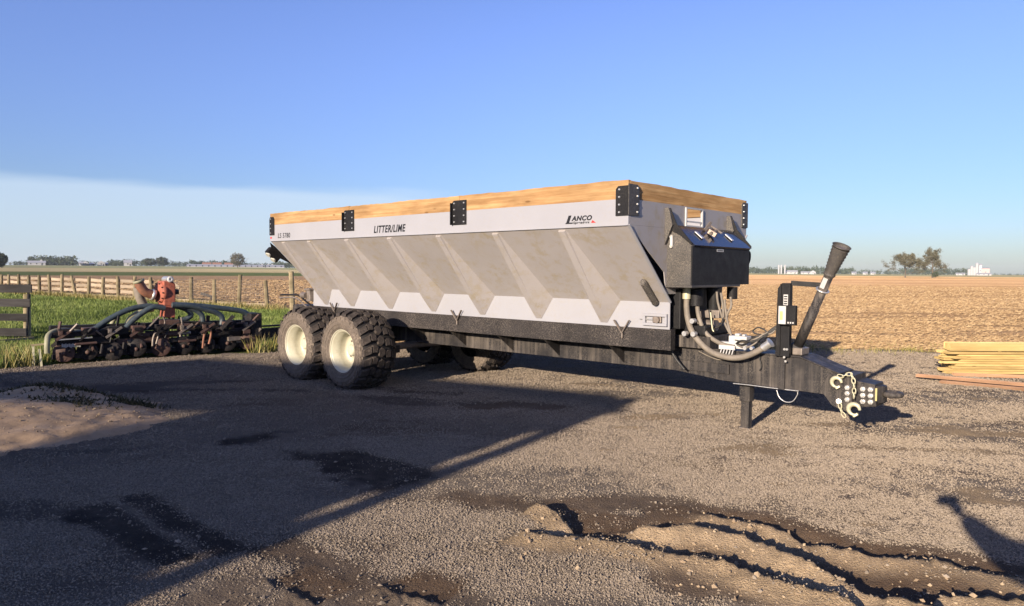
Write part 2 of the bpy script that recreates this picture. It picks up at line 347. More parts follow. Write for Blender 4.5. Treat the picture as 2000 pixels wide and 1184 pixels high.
SMEARS = [(np.array([[*ground(*q)[:2]] for q in P]), wd, am) for P, wd, am in [([(830,958),(930,978),(1040,1000),(1180,985),(1330,975),(1450,1000)], .26, .68), ([(500,1060),(600,1100),(700,1150),(800,1200)], .30, .62), ([(760,1120),(860,1160),(960,1200)], .22, .5), ([(1250,1120),(1400,1150),(1560,1185)], .30, .7), ([(1180,815),(1290,822),(1400,812)], .3, .4), ([(1330,905),(1420,895),(1560,905)], .2, .32), ([(1680,925),(1800,915),(1960,930)], .25, .38), ([(1550,960),(1650,975),(1800,960)], .18, .3), ([(880,800),(1000,790),(1130,800)], .35, .6)]]
def polydist(x, y, P):
    best = np.full(x.shape, 1e9); sg = np.zeros(x.shape); tt = np.zeros(x.shape); L = 0
    for (ax, ay), (bx, by) in zip(P[:-1], P[1:]):
        dx, dy = bx-ax, by-ay; l = math.hypot(dx, dy); t = np.clip(((x-ax)*dx+(y-ay)*dy)/l**2, 0, 1)
        qx, qy = x-ax-t*dx, y-ay-t*dy; d = np.hypot(qx, qy); c = dx*qy-dy*qx
        m = d < best; best = np.where(m, d, best); sg = np.where(m, np.sign(c), sg); tt = np.where(m, L+t*l, tt); L += l
    return best*sg, tt/L
def in_poly_soft(x, y, P, soft):
    """inside-ness of a convex polygon (counter-clockwise)"""
    m = np.full(x.shape, 1e9)
    for (ax, ay), (bx, by) in zip(P, P[1:]+P[:1]):
        l = math.hypot(bx-ax, by-ay); m = np.minimum(m, ((bx-ax)*(y-ay)-(by-ay)*(x-ax))/l)
    return sstep(m, -soft, soft)
def G2(*pts): return [tuple(ground(*q)[:2]) for q in pts]
WETS = [G2((100,1003),(208,980),(410,1092),(318,1114))[::-1], G2((218,977),(288,962),(505,1076),(432,1092))[::-1],
        G2((555,893),(700,880),(860,930),(770,957))[::-1], G2((415,860),(540,842),(556,852),(470,872))[::-1], G2((560,880),(650,890),(640,905),(560,900))[::-1]]
def ccw(P):
    a = sum(P[i-1][0]*P[i][1]-P[i][0]*P[i-1][1] for i in range(len(P))); return P if a > 0 else P[::-1]
WETS = [ccw(P) for P in WETS]
def yard_fields(x, y):
    n1 = fbm(x*.7, y*.7, 4, 3)-.5; n2 = fbm(x*4, y*4, 3, 8)-.5; n3 = fbm(x*16, y*16, 3, 21)-.5
    z = n1*.05 + n2*.018 + n3*.012 + (hash2(np.floor(x*31).astype(np.int64), np.floor(y*19).astype(np.int64), 5)-.5)*.022*sstep(np.hypot(x, y), 6, 11)
    soil = np.zeros_like(x); clod = np.zeros_like(x); wet = np.zeros_like(x)
    near = (y < 7.5)
    xs, ys = x[near], y[near]; zz = np.zeros_like(xs); so = np.zeros_like(xs); cl = np.zeros_like(xs)
    wob = (fbm(xs*5, ys*5, 3, 5)-.5)*.07
    cn = .6*fbm(xs*13, ys*13, 3, 40)+.4*fbm(xs*34, ys*34, 2, 41)
    for P, h, d in RID:
        s, t = polydist(xs, ys, P); s = s+wob; tp = sstep(t, 0, .09)*sstep(t, 1, .93)
        hh = h*(.75+.6*fbm(xs*3, ys*3, 2, 9)); fl_ = .75 if h > .07 else .35
        near_side = hh*np.exp(-(np.clip(-s, 0, 9)/.26)**1.3); drop = sstep(s, -.005, .045)
        zz += np.where(s < 0, near_side, hh*(1-drop) - d*drop*np.exp(-(np.clip(s, 0, 9)/.26)**2))*tp
        so = np.maximum(so, tp*sstep(s, -.02, .06)*sstep(s, fl_+.12, fl_-.12)*(.7+.5*cn)); cl = np.maximum(cl, tp*min(1, h/.05)*sstep(s, -.27, -.08)*sstep(s, .05, .0)*(.45+1.0*cn)*(.55+1.2*fbm(xs*1.1, ys*1.1, 2, 17)))
        zz += tp*np.exp(-(np.clip(-s, 0, 9)/.12))*(s < .02)*(cn-.5)*.065
    z[near] += zz; soil[near] = so; clod[near] = np.clip(cl, 0, 1)
    # brown drag marks and pale sandy smears left on the yard
    band = sstep(fbm(x*.35+3, y*1.3, 4, 60), .56, .68)*sstep(x, -.5, 1)*sstep(y, 9.5, 7.5)
    soil = np.maximum(soil, .38*band*sstep(fbm(x*5, y*5, 3, 66), .35, .6))
    tan = sstep(fbm(x*.8+9, y*3.2, 4, 71), .66, .74)*sstep(x, .2, 1.5)*sstep(y, 4, 5)*.8
    for q, rx, ry in [((1265,815),.5,.22),((1515,887),.22,.10),((1520,944),.10,.07),((1720,1027),.16,.05),((1185,878),.12,.05),((838,940),.12,.07),((1960,1125),.2,.06),((1240,835),.3,.1)]:
        g = ground(*q); tan = np.maximum(tan, .9*sstep(((x-g.x)/rx)**2+((y-g.y)/ry)**2+(n2*2.5), 1.1, .4))
    clod = np.maximum(clod, tan)
    brn = sstep(fbm(x*1.1+30, y*1.1, 4, 90), .5, .64)*sstep(np.hypot(x+.6, (y-3.4)), 1.7, .6)
    soil = np.maximum(soil, .6*brn)
    for P, wd, am in SMEARS:
        sd, t = polydist(x, y, P); soil = np.maximum(soil, am*sstep(np.abs(sd)+n2*.30+n3*.1, wd, wd*.35)*sstep(t, -.01, .12)*sstep(t, 1.01, .85))
    for kq, P in enumerate(WETS): wet = np.maximum(wet, in_poly_soft(x+n2*(.08 if kq < 2 else .42)+n3*.05, y+n2*(.08 if kq < 2 else .30)-n3*.04, P, .06 if kq < 2 else .12)*(.92+.5*n2+.3*n3))
    wet = np.maximum(wet, .5*sstep(fbm(x*.5+50, y*1.2, 3, 33), .58, .7)*sstep(x, 1, -1)*sstep(y, 12, 10))
    return z, np.clip(soil, 0, 1), np.clip(clod, 0, 1), np.clip(wet, 0, 1)
def terrain(x, y):
    x = np.atleast_1d(np.asarray(x, float)); y = np.atleast_1d(np.asarray(y, float)); return far_rise(x, y)
def tz(x, y): return float(terrain(x, y)[0])

# --- one fan-shaped sheet from the camera's feet to the horizon, then split into yard and fields
AZ = np.radians(np.linspace(-56, 56, 600)); R = [1.2]
while R[-1] < 2150: R.append(R[-1]*(1.0072 if R[-1] < 26 else (1.018 if R[-1] < 120 else 1.06)))
R = np.array(R); rr, aa = np.meshgrid(R, AZ, indexing='ij'); GX = rr*np.sin(aa); GY = rr*np.cos(aa)
ye = yard_edge(GX) + (fbm(GX*1.3, GY*1.3, 4, 2)-.5)*1.0 + (fbm(GX*.35+8, GY*.1, 3, 44)-.5)*1.6*(GX > -3)
is_yard = GY < ye
fz = fbm(GX*.9, GY*.9, 4, 14)-.5
zf = far_rise(GX, GY) + (fz*.06 + (fbm(GX*5, GY*5, 3, 15)-.5)*.045)*sstep(rr, 400, 40) - .01
# field colours (real soil, straw and crop colours), by parcels
FAZ = np.degrees(aa)
def lerp(a, b, t): return np.asarray(a)[None, None, :]*(1-t[..., None]) + np.asarray(b)[None, None, :]*t[..., None]
straw_l = np.array([.41, .29, .195]); straw_r = np.array([.405, .272, .15])
tint = lerp(straw_l, straw_r, sstep(GX, -6, 4))
rowb = fbm(GX*.02+4, GY*.16, 4, 77); tint = tint*(.92+.2*rowb[..., None])
dk = sstep(fbm(GX*.012, GY*.05, 3, 88), .5, .62)*sstep(rr, 25, 40); tint = tint*(1-dk[..., None]*np.array([.20, .24, .30]))
L = (GX < -8)
def band(y0, y1, col, soft=.08):
    global tint
    m = sstep(rr, y0*(1-soft), y0*(1+soft))*sstep(rr, y1*(1+soft), y1*(1-soft))*sstep(FAZ, -3, -6); tint = tint*(1-m[..., None])+m[..., None]*np.array(col)
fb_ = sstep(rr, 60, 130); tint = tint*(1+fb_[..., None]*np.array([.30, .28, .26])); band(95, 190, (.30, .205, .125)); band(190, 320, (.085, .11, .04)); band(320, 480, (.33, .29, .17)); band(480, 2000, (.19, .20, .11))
m = sstep(rr, 520, 640)*sstep(FAZ, 5, 8); tint = tint*(1-m[..., None])+m[..., None]*np.array((.17, .165, .09))
m = sstep(rr, 250, 300)*sstep(rr, 420, 380)*sstep(FAZ, 22, 24); tint = tint*(1-m[..., None])+m[..., None]*np.array((.40, .27, .13))
# grass paddock soil
fence_y = lambda x: 29.4 - .763*(x+10)
grass_edge_x = lambda y: np.interp(y, [10, 15, 22, 28], [-3.9, -3.9, -4.6, -7.6])
is_grass = (~is_yard) & (GX < grass_edge_x(GY)) & (GY < fence_y(GX) + .3)
tint[is_grass] = (.09, .105, .035)
zy, soil, clod, wet = yard_fields(GX, GY)
Z = np.where(is_yard, zy, zf - .004)
nr, na = rr.shape; idx = np.arange(nr*na).reshape(nr, na)
faces = np.stack([idx[:-1, :-1], idx[:-1, 1:], idx[1:, 1:], idx[1:, :-1]], -1).reshape(-1, 4)
fy = is_yard[:-1, :-1].reshape(-1)
V = np.stack([GX, GY, Z], -1).reshape(-1, 3)
def submesh(name, sel, mat, attrs):
    f = faces[sel]; u, inv = np.unique(f, return_inverse=True)
    return npmesh(name, V[u], inv.reshape(f.shape)[:, ::-1], mat, True, {k: (t, np.asarray(a).reshape(nr*na, -1)[u]) for k, (t, a) in attrs.items()})
tag(submesh('gravel_yard', fy, GRAVEL, {'soil': ('FLOAT', soil), 'clod': ('FLOAT', clod), 'wet': ('FLOAT', wet)}), kind='structure')
t4 = np.concatenate([tint, np.ones_like(tint[..., :1])], -1)
tag(submesh('field', ~fy, FIELD, {'tint': ('FLOAT_COLOR', t4)}), kind='structure')
# the rest of the land round about and behind the camera
AZ2 = np.radians(np.linspace(58, 302, 62)); R2 = np.geomspace(1.2, 2150, 42); r2, a2 = np.meshgrid(R2, AZ2, indexing='ij')
v2 = np.stack([r2*np.sin(a2), r2*np.cos(a2), np.full(r2.shape, -.006)], -1).reshape(-1, 3); i2 = np.arange(len(v2)).reshape(r2.shape)
f2 = np.stack([i2[:-1, :-1], i2[:-1, 1:], i2[1:, 1:], i2[1:, :-1]], -1).reshape(-1, 4)[:, ::-1]
g2 = (r2.reshape(-1) < 28)
t2 = np.where(g2[:, None], np.array([[.2, .175, .155, 1]]), np.array([[.40, .28, .15, 1]]))
tag(npmesh('ground', v2, f2, FIELD, True, {'tint': ('FLOAT_COLOR', t2)}), kind='structure')
n0 = 48; v0 = [(0, 0, -.01)] + [(1.22*math.sin(2*math.pi*i/n0), 1.22*math.cos(2*math.pi*i/n0), -.008) for i in range(n0)]
MB().add(v0, [(0, 1+(i+1) % n0, 1+i) for i in range(n0)]).build('ground', GRAVEL)['kind'] = 'structure'

def yardz(x, y): return yard_fields(np.asarray(x, float), np.asarray(y, float))[0]
# --- loose stones
def stones(name, x, y, z, s, mat, label, cat, flat=.7):
    n = len(x); base = np.array([(1,0,0),(-1,0,0),(0,1,0),(0,-1,0),(0,0,1),(0,0,-1)], float)
    f0 = np.array([(0,2,4),(2,1,4),(1,3,4),(3,0,4),(2,0,5),(1,2,5),(3,1,5),(0,3,5)])
    sc3 = s[:, None]*rng.uniform(.6, 1.3, (n, 3))*np.array([1, 1, flat]); ang = rng.uniform(0, 6.28, n); ti = rng.uniform(-.6, .6, (n, 2))
    p = base[None]*sc3[:, None, :]*rng.uniform(.75, 1.25, (n, 6, 1))
    px, py, pz = p[..., 0], p[..., 1], p[..., 2]
    py, pz = py*np.cos(ti[:, :1])-pz*np.sin(ti[:, :1]), py*np.sin(ti[:, :1])+pz*np.cos(ti[:, :1])
    c, d = np.cos(ang)[:, None], np.sin(ang)[:, None]; X = px*c-py*d; Y = px*d+py*c
    v = np.stack([X+x[:, None], Y+y[:, None], pz+(z+s*.25)[:, None]], -1).reshape(-1, 3)
    f = (np.arange(n)[:, None, None]*6+f0[None]).reshape(-1, 3)
    return tag(npmesh(name, v, f, mat, False, {'rnd': ('FLOAT', np.repeat(rng.beta(2, 2, n), 6))}), label, cat, kind='stuff')
def cluster_mesh(name, k, rad, smin, smax, mat, flat=.75):
    x = rng.normal(0, rad*.55, k); y = rng.normal(0, rad*.55, k); o = stones(name, x, y, np.zeros(k), smin+(smax-smin)*rng.beta(1.2, 4, k), mat, None, None, flat); del o['kind']; C.objects.unlink(o); return o
def scatter(name, src, x, y, z, scl, mat, label, cat):
    me = bpy.data.meshes.new(name); me.vertices.add(len(x)); me.vertices.foreach_set('co', np.stack([x, y, z], -1).astype(np.float32).ravel())
    for an, val in (('scl', scl), ('rot', rng.uniform(0, 6.28, len(x)))): a = me.attributes.new(an, 'FLOAT', 'POINT'); a.data.foreach_set('value', np.asarray(val, np.float32))
    o = bpy.data.objects.new(name, me); C.objects.link(o); me.materials.append(mat); g = bpy.data.node_groups.new(name, 'GeometryNodeTree')
    g.interface.new_socket('Geometry', in_out='INPUT', socket_type='NodeSocketGeometry'); g.interface.new_socket('Geometry', in_out='OUTPUT', socket_type='NodeSocketGeometry')
    gi, go = g.nodes.new('NodeGroupInput'), g.nodes.new('NodeGroupOutput'); ip_ = g.nodes.new('GeometryNodeInstanceOnPoints'); oi = g.nodes.new('GeometryNodeObjectInfo'); oi.inputs['Object'].default_value = src
    def na(n_): q = g.nodes.new('GeometryNodeInputNamedAttribute'); q.data_type = 'FLOAT'; q.inputs['Name'].default_value = n_; return q.outputs['Attribute']
    cx = g.nodes.new('ShaderNodeCombineXYZ'); g.links.new(na('rot'), cx.inputs[2]); g.links.new(cx.outputs[0], ip_.inputs['Rotation']); g.links.new(na('scl'), ip_.inputs['Scale'])
    g.links.new(gi.outputs[0], ip_.inputs['Points']); g.links.new(oi.outputs['Geometry'], ip_.inputs['Instance']); g.links.new(ip_.outputs[0], go.inputs[0])
    md = o.modifiers.new('scatter', 'NODES'); md.node_group = g; return tag(o, label, cat, kind='stuff')
for v_ in range(4):
    src = cluster_mesh('stone_cluster', 24, .065, .0016, .0100, STONEM)
    n = 30000; a = rng.uniform(-.70, .72, n); r = 2.6*(17.5/2.6)**(rng.uniform(0, 1, n)**.62); x, y = r*np.sin(a), r*np.cos(a)
    zz, so, cl, we = yard_fields(x, y); pat = fbm(x*.45+70, y*.9, 4, 120)
    keep = (rng.uniform(0, 1, n) > np.clip(sstep(so, .2, .6)*.985+sstep(we, .2, .6)*.97+.9*sstep(cl, .25, .6)+.75*sstep(pat, .50, .64), 0, .985)) & (y < yard_edge(x)-.1); x, y, zz, r = x[keep], y[keep], zz[keep], r[keep]
    scatter('loose_gravel', src, x, y, zz-.001, rng.uniform(.7, 1.25, len(x))*(.75+.085*r), STONEM, 'fine loose crushed stones strewn over the gravel yard', 'gravel')
n = 4200; a = rng.uniform(-.68, .70, n); r = 2.8+(rng.uniform(0, 1, n)**1.3)*9; x, y = r*np.sin(a), r*np.cos(a); stones('larger_stones', x, y, yardz(x, y), np.clip(rng.gamma(1.4, .003, n)+.004, 0, .017), STONEM, 'scattered larger stones lying loose on the gravel yard', 'gravel')
xs, ys = [], []
for P, h, d in RID[:5]:
    seg = np.hypot(*(P[1:]-P[:-1]).T); k = int(seg.sum()*110)
    t = rng.uniform(0, seg.sum(), k); cs = np.concatenate([[0], seg.cumsum()]); j = np.clip(np.searchsorted(cs, t)-1, 0, len(seg)-1); u = (t-cs[j])/seg[j]
    q = P[j]*(1-u)[:, None]+P[j+1]*u[:, None]; nn = (P[j+1]-P[j])/seg[j][:, None]; off = rng.normal(-.10, .16, k)
    xs.append(q[:, 0]-nn[:, 1]*off); ys.append(q[:, 1]+nn[:, 0]*off)
x = np.concatenate(xs); y = np.concatenate(ys); stones('soil_clods', x, y, yardz(x, y), np.clip(rng.gamma(1.5, .0036, len(x))+.0015, 0, .02), CLODM, 'crumbly tan clods of soil along the crests of the ruts', 'soil', .85)

# --- grass and straw
def blades(name, x, y, z, h, wd, lean, mat, label, cat, rnd):
    n = len(x); a = rng.uniform(0, 6.28, n); la = rng.uniform(0, 6.28, n); l = lean*rng.uniform(.2, 1, n)*h
    bx, by = np.cos(a)*wd/2, np.sin(a)*wd/2
    v = np.stack([np.stack([x-bx, y-by, z], -1), np.stack([x+bx, y+by, z], -1), np.stack([x+np.cos(la)*l+bx*.2, y+np.sin(la)*l+by*.2, z+h], -1)], 1).reshape(-1, 3)
    return tag(npmesh(name, v, np.arange(3*n).reshape(n, 3), mat, False, {'rnd': ('FLOAT', np.repeat(rnd, 3))}), label, cat, kind='stuff')
def scatter_polar(n, az0, az1, r0, r1, pw=1.0):
    a = np.radians(rng.uniform(az0, az1, n)); r = r0*(r1/r0)**(rng.uniform(0, 1, n)**pw); return r*np.sin(a), r*np.cos(a)
x, y = scatter_polar(330000, -46, -9, 12.5, 62)
ok = (y > yard_edge(x)+.1+(fbm(x*2, y*2, 3, 5)-.5)*.8+.7*((x > -8.1) & (x < -5.2))) & (x < grass_edge_x(y)) & (y < fence_y(x)+.2); x, y = x[ok], y[ok]
d = fbm(x*.5, y*.5, 4, 6); rr_ = np.hypot(x, y); h = (.11+.17*d)*rng.uniform(.6, 1.25, len(x)); yel = fbm(x*.9, y*.9, 3, 31)
edge_d = y-yard_edge(x); rnd = np.clip(rng.beta(2, 3, len(x))*.8 + sstep(edge_d, 5.5, .3)*.30*rng.uniform(0, 1, len(x)) + (yel-.5)*1.0, 0, 1)
blades('grass', x, y, np.zeros_like(x)-.03, h, .012+.0009*rr_, .7, GRASSM, 'thick green grass of the paddock between gravel and board fence', 'grass', rnd)
x, y = scatter_polar(26000, -42, -12, 12.0, 22)
ed = y-yard_edge(x); ok = (ed > -.15) & ((x < -8.15) | (x > -5.3) | (ed > .9)) & (ed < 2.6*rng.uniform(0, 1, len(x))**1.5+.1) & (x < -3.9); x, y = x[ok], y[ok]
xf = rng.uniform(-45, -9, 9000); yf = fence_y(xf)-np.abs(rng.normal(0, .35, 9000)); x = np.concatenate([x, xf]); y = np.concatenate([y, yf])
blades('dry_grass', x, y, np.zeros_like(x)-.02, rng.uniform(.12, .42, len(x)), .011+.0008*np.hypot(x, y), .6, DRYM, 'pale dry grass stalks along the gravel edge and the fence foot', 'grass', rng.uniform(0, 1, len(x)))
x = rng.uniform(-2, 16, 5200); y = yard_edge(x)+rng.normal(.0, .45, 5200); ok = fbm(x*.8, y*.8, 3, 51) > .52; x, y = x[ok], y[ok]
blades('dry_grass', x, y, np.zeros_like(x)-.01, rng.uniform(.04, .16, len(x)), np.full(len(x), .016), .9, DRYM, 'low dry weeds along the ragged margin of stubble field and gravel', 'grass', rng.uniform(0, .8, len(x)))
def straw(name, x, y, ln, wd, label):
    n = len(x); a = rng.uniform(-1.57, 1.57, n); e = rng.uniform(-.1, .4, n); dx, dy, dz = np.cos(a)*np.cos(e)*ln/2, np.sin(a)*np.cos(e)*ln/2, np.sin(e)*ln/2
    ux, uz = -np.sin(a)*wd/2*.3, wd/2*rng.uniform(.5, 1, n); uy = np.cos(a)*wd/2*.6; z = .012+np.abs(dz)*.6+(fbm(x*.9, y*.9, 4, 14)-.5)*.06
    c = np.stack([x, y, z], -1); D = np.stack([dx, dy, dz], -1); U = np.stack([ux, uy, uz], -1)
    v = np.stack([c-D-U, c+D-U, c+D+U, c-D+U], 1).reshape(-1, 3)
    return tag(npmesh(name, v, np.arange(4*n).reshape(n, 4), STRAWM, False, {'rnd': ('FLOAT', np.repeat(rng.beta(2, 2, n), 4))}), label, 'straw', kind='stuff')
x, y = scatter_polar(150000, -12, 42, 15.5, 110); cn = fbm(x*.12, y*.9, 4, 77); ok = (y > yard_edge(x)+(fbm(x, y, 3, 2)-.5)*1.2-.9*rng.uniform(0, 1, len(x))**3) & (x > grass_edge_x(y)) & (rng.uniform(0, 1, len(x)) < sstep(cn, .18, .52)); x, y = x[ok], y[ok]; rr_ = np.hypot(x, y)
straw('corn_straw', x, y, rng.uniform(.03, .09, len(x))+rr_*.0009, .008+.0005*rr_, 'golden chopped corn straw littering the harvested field beyond the gravel')
x, y = scatter_polar(42000, -42, -6, 26, 120); ok = (y > fence_y(x)+.4); x, y = x[ok], y[ok]; rr_ = np.hypot(x, y)
straw('corn_straw', x, y, rng.uniform(.05, .16, len(x))+rr_*.0015, .008+.0006*rr_, 'pale chopped straw scattered on the field behind the board fence')

# ================================================================== SPREADER TRAILER
T = empty('spreader_trailer', (TX, TY, 0), YAW)
tag(T, 'long grey spreader trailer with black frame, wooden top boards and cream wheels', 'trailer')
W, LEN = 2.687, 6.985; ZT, ZW, ZB, ZS, ZL, YI = 2.602, 2.418, 2.160, 1.358, 1.062, .832
TM = Matrix.Translation((TX, TY, 0)) @ Matrix.Rotation(YAW, 4, 'Z'); TI = TM.inverted()
def tp(px, py, y):                                   # photo pixel on the trailer's lengthwise plane y
    P0 = TM @ Vector((0, y, 0)); return TI @ onplane(px, py, P0, SX)
def tpx(px, py, x):
    P0 = TM @ Vector((x, 0, 0)); return TI @ onplane(px, py, P0, FX)
def side(s): return (lambda y: y) if s == 0 else (lambda y: W-y)
def yprism(mb, poly, Y, a0, a1): mb.prism([(x, z) for x, z in poly], 'y', Y(a0), Y(a1)); return mb
def plate_yz(mb, pts, x0, x1): return mb.prism(pts, 'x', x0, x1)
def wooden(name, p0, p1, th, hgt, mat, parent, rough=.004, n=24, up=(0, 0, 1), seed=0):
    """sawn board from p0 to p1 (bottom edge centre line), its own local X along the grain"""
    p0, p1 = Vector(p0), Vector(p1); L_ = (p1-p0).length; ax = (p1-p0).normalized(); ay = Vector(up).cross(ax).normalized(); az = ax.cross(ay); rd = random.Random(seed)
    v = []; f = []; dz = dy = 0
    for i in range(n+1):
        x = L_*i/n; dz = dz*.7+rd.uniform(-1, 1)*rough; e = rd.uniform(-1, 1)*rough*.4
        v += [(x, -th/2, e*.4), (x, th/2, 0), (x, th/2, hgt+dz*.6), (x, -th/2, hgt+dz)]
    for i in range(n):
        a = i*4; f += [(a, a+4, a+5, a+1), (a+1, a+5, a+6, a+2), (a+2, a+6, a+7, a+3), (a+3, a+7, a+4, a)]
    f += [(0, 1, 2, 3), (4*n+3, 4*n+2, 4*n+1, 4*n)]
    o = MB().add(v, f).build(name, mat, parent); M = Matrix((ax, ay, az)).transposed().to_4x4(); M.translation = p0; o.matrix_local = M
    return o
BR_X = [(-LEN-.005, -LEN+.14), (-4.88, -4.63), (-2.57, -2.32), (-.147, .005)]
for s in (0, 1):
    Y = side(s)
    up = MB().box(-LEN, 0, min(Y(0), Y(.012)), max(Y(0), Y(.012)), ZB, ZW).build('upper_side_panel', GREY, T)
    MB().add([(x, Y(y), z) for x in (-LEN, 0) for y, z in ((0, ZB), (YI, ZS), (YI+.014, ZS+.01), (.016, ZB))], [(0, 1, 5, 4), (1, 2, 6, 5), (2, 3, 7, 6), (3, 0, 4, 7), (0, 3, 2, 1), (4, 5, 6, 7)]).build('sloped_side_panel', GREYD, T)
    MB().box(-LEN-.05, 0, min(Y(YI), Y(YI+.012)), max(Y(YI), Y(YI+.012)), ZL, ZS).build('lower_side_panel', GREY, T)
    # folded lip where the upper panel meets the slope, and the front edge flange of the slope
    MB().bar((-LEN, Y(.006), ZB-.002), (0, Y(.006), ZB-.002), .03, .014).build('bend_lip', GREY, T)
    for k in range(7):                                # tapered pressed ribs over the kink
        xc = -.865-1.0*k if k < 6 else -6.62; hw = .225 if k < 6 else .16
        t, fr = .05, .05
        def sl(u, o): return (Y(YI*u - .69*o), ZB+(ZS-ZB)*u - .72*o)       # along the slope, o = outwards
        y0, z0 = sl(.035, 0); y1, z1 = sl(.035, .022); ykr, zkr = Y(YI-.165), ZS-.07; yb, zb = Y(YI-.006), ZL+.035
        # ridge: two edges, feet: on slope (top), at kink (wide), at bottom point
        v = [(xc-t, y0, z0), (xc+t, y0, z0), (xc-t+.01, y1, z1), (xc+t-.01, y1, z1),
             (xc-hw, Y(YI), ZS), (xc+hw, Y(YI), ZS), (xc-.05, ykr, zkr), (xc+.05, ykr, zkr), (xc-.045, yb, zb), (xc+.045, yb, zb)]
        f = [(0, 1, 3, 2), (2, 3, 7, 6), (0, 2, 6, 4), (1, 5, 7, 3), (6, 7, 9, 8), (4, 6, 8), (5, 9, 7)]
        MB().add(v, f).build('rib', GREYD, T)
    MB().box(-LEN-.12, .02, min(Y(YI-.008), Y(YI+.09)), max(Y(YI-.008), Y(YI+.09)), .832, ZL).build('sill', SILLM, T, .004)
    joints = [-LEN, -4.755, -2.445, 0]
    for k in range(3):
        wooden('top_plank', (joints[k]+.003, Y(.019), ZW), (joints[k+1]-.003, Y(.019), ZW), .038, ZT-ZW, WOOD, T, .0045, 40, seed=k+10*s)
    for k, (x0, x1) in enumerate(BR_X):
        z0, z1 = 2.25, 2.548; ch = .03
        m = MB(); yprism(m, [(x0, z0), (x1, z0), (x1, z1-(ch if k == 0 else 0)), (x1-(ch if k == 0 else 0), z1), (x0+ch, z1), (x0, z1-ch)], Y, -.012, -.001)
        if k in (1, 2):
            m.box(x0-.002, x0+.012, min(Y(-.045), Y(-.012)), max(Y(-.045), Y(-.012)), z0, z1-ch)
        b = m.build('corner_bracket' if k in (0, 3) else 'stake_bracket', BLACKC, T)
        cols = (x0+.045, x1-.035) if k in (1, 2) else ((x0+x1)/2-.03,)
        for bx in cols:
            for i in range(4):
                zc = z0+.035+i*(z1-z0-.07)/3; MB().cyl((bx, Y(-.012), zc), (bx, Y(-.022), zc), .011, .009, 10).build('bolt', STEEL, b)
    for xb in (-.595, -3.345, -6.35):                # V-shaped tarpaulin tie brackets on the sill
        m = MB(); yo = Y(YI-.028)
        m.bar((xb, yo, .99), (xb-.10, yo-(.02 if s == 0 else -.02), 1.135), .012, .028, (0, 1, 0)); m.bar((xb, yo, .99), (xb+.105, yo-(.02 if s == 0 else -.02), 1.14), .012, .028, (0, 1, 0)); m.cyl((xb, yo, 1.0), (xb, yo, .935), .011, seg=8)
        m.build('tie_bracket', RUSTST, T)
    for xg in (-4.45, -3.53, -2.6, -1.79, -.8):      # triangular outriggers between sill and spine beam
        ys = sorted((YI+.02, 1.158)); m = MB(); m.prism([(Y(YI+.01), .829), (Y(1.1585), .829), (Y(1.1585), .60)], 'x', xg-.006, xg+.006); m.build('gusset', BLACK, T)
# ends
def front_panel():
    z0, z1 = ZB, ZW; ya, yb = 1.148, 1.50; za, zb = 2.212, 2.400
    m = MB(); m.box(-.010, .0, .0125, ya, z0, z1); m.box(-.010, .0, yb, W-.0125, z0, z1); m.box(-.010, .0, ya, yb, z0, za); m.box(-.010, .0, ya, yb, zb, z1-.001)
    m.build('front_panel', GREYD, T)
    m = MB()
    for (u0, u1, v0, v1) in ((ya-.022, ya, za-.02, zb+.006), (yb, yb+.022, za-.02, zb+.006), (ya, yb, za-.02, za), (ya, yb, zb-.006, zb+.006)): m.box(.0005, .016, u0, u1, v0, v1)
    m.box(.0, .012, ya, yb, 2.245, 2.262)
    m.build('sight_window_frame', WHITEP, T)
    m = MB(); m.prism([(.0, ZB-.001), (W, ZB-.001), (W-.70, 1.69), (W-.75, 1.45), (.75, 1.45), (.70, 1.69)], 'x', -.010, .0); m.build('front_apron', GREYD, T)
    m = MB(); m.prism([(.06, ZB-.02), (W-.06, ZB-.02), (W-YI-.02, ZS), (W-YI-.02, ZL), (YI+.02, ZL), (YI+.02, ZS)], 'x', -.52, -.50); m.build('front_bulkhead', BLACKC, T)  # black colour stands in for the dark void behind the apron
    m = MB(); m.prism([(.03, ZT-.2), (W-.03, ZT-.2), (W-.03, ZB), (W-YI-.02, ZS), (W-YI-.02, ZL), (YI+.02, ZL), (YI+.02, ZS), (.03, ZB)], 'x', -LEN+.0, -LEN+.02); m.build('tailgate', GREYD, T)
front_panel()
wooden('top_plank', (-.019, .04, ZW), (-.019, W-.04, ZW), .038, ZT-ZW-.002, WOOD, T, .004, 30, seed=41)
wooden('top_plank', (-LEN+.019, .04, ZW), (-LEN+.019, W-.04, ZW), .038, ZT-ZW-.002, WOOD, T, .004, 30, seed=42)
for (y0, y1, chs) in ((-.012, .178, 1), (W-.15, W+.012, 0)):
    z0, z1 = 2.255, 2.565; m = MB(); c = .03
    poly = [(y0, z0), (y1, z0), (y1, z1-c), (y1-c, z1), (y0, z1)] if chs else [(y0, z0), (y1, z0), (y1, z1), (y0+c, z1), (y0, z1-c)]
    m.prism(poly, 'x', .001, .013); b = m.build('corner_bracket', DUSTY, T); bx = y1-.04 if chs else y0+.04
    for i in range(4):
        zc = z0+.035+i*.08; MB().cyl((.013, bx, zc), (.023, bx, zc), .012, .01, 10).build('bolt', STEEL, b)
MB().box(-LEN, -.52, YI+.012, W-YI-.012, ZL-.03, ZL).build('floor', RUSTST, T)
# apparent gravel-spattered slope edge flange at the front
for s in (0, 1):
    Y = side(s); MB().bar((.004, Y(.0), ZB), (.004, Y(YI), ZS), .012, .03, (1, 0, 0)).build('front_edge_flange', GREY, T)
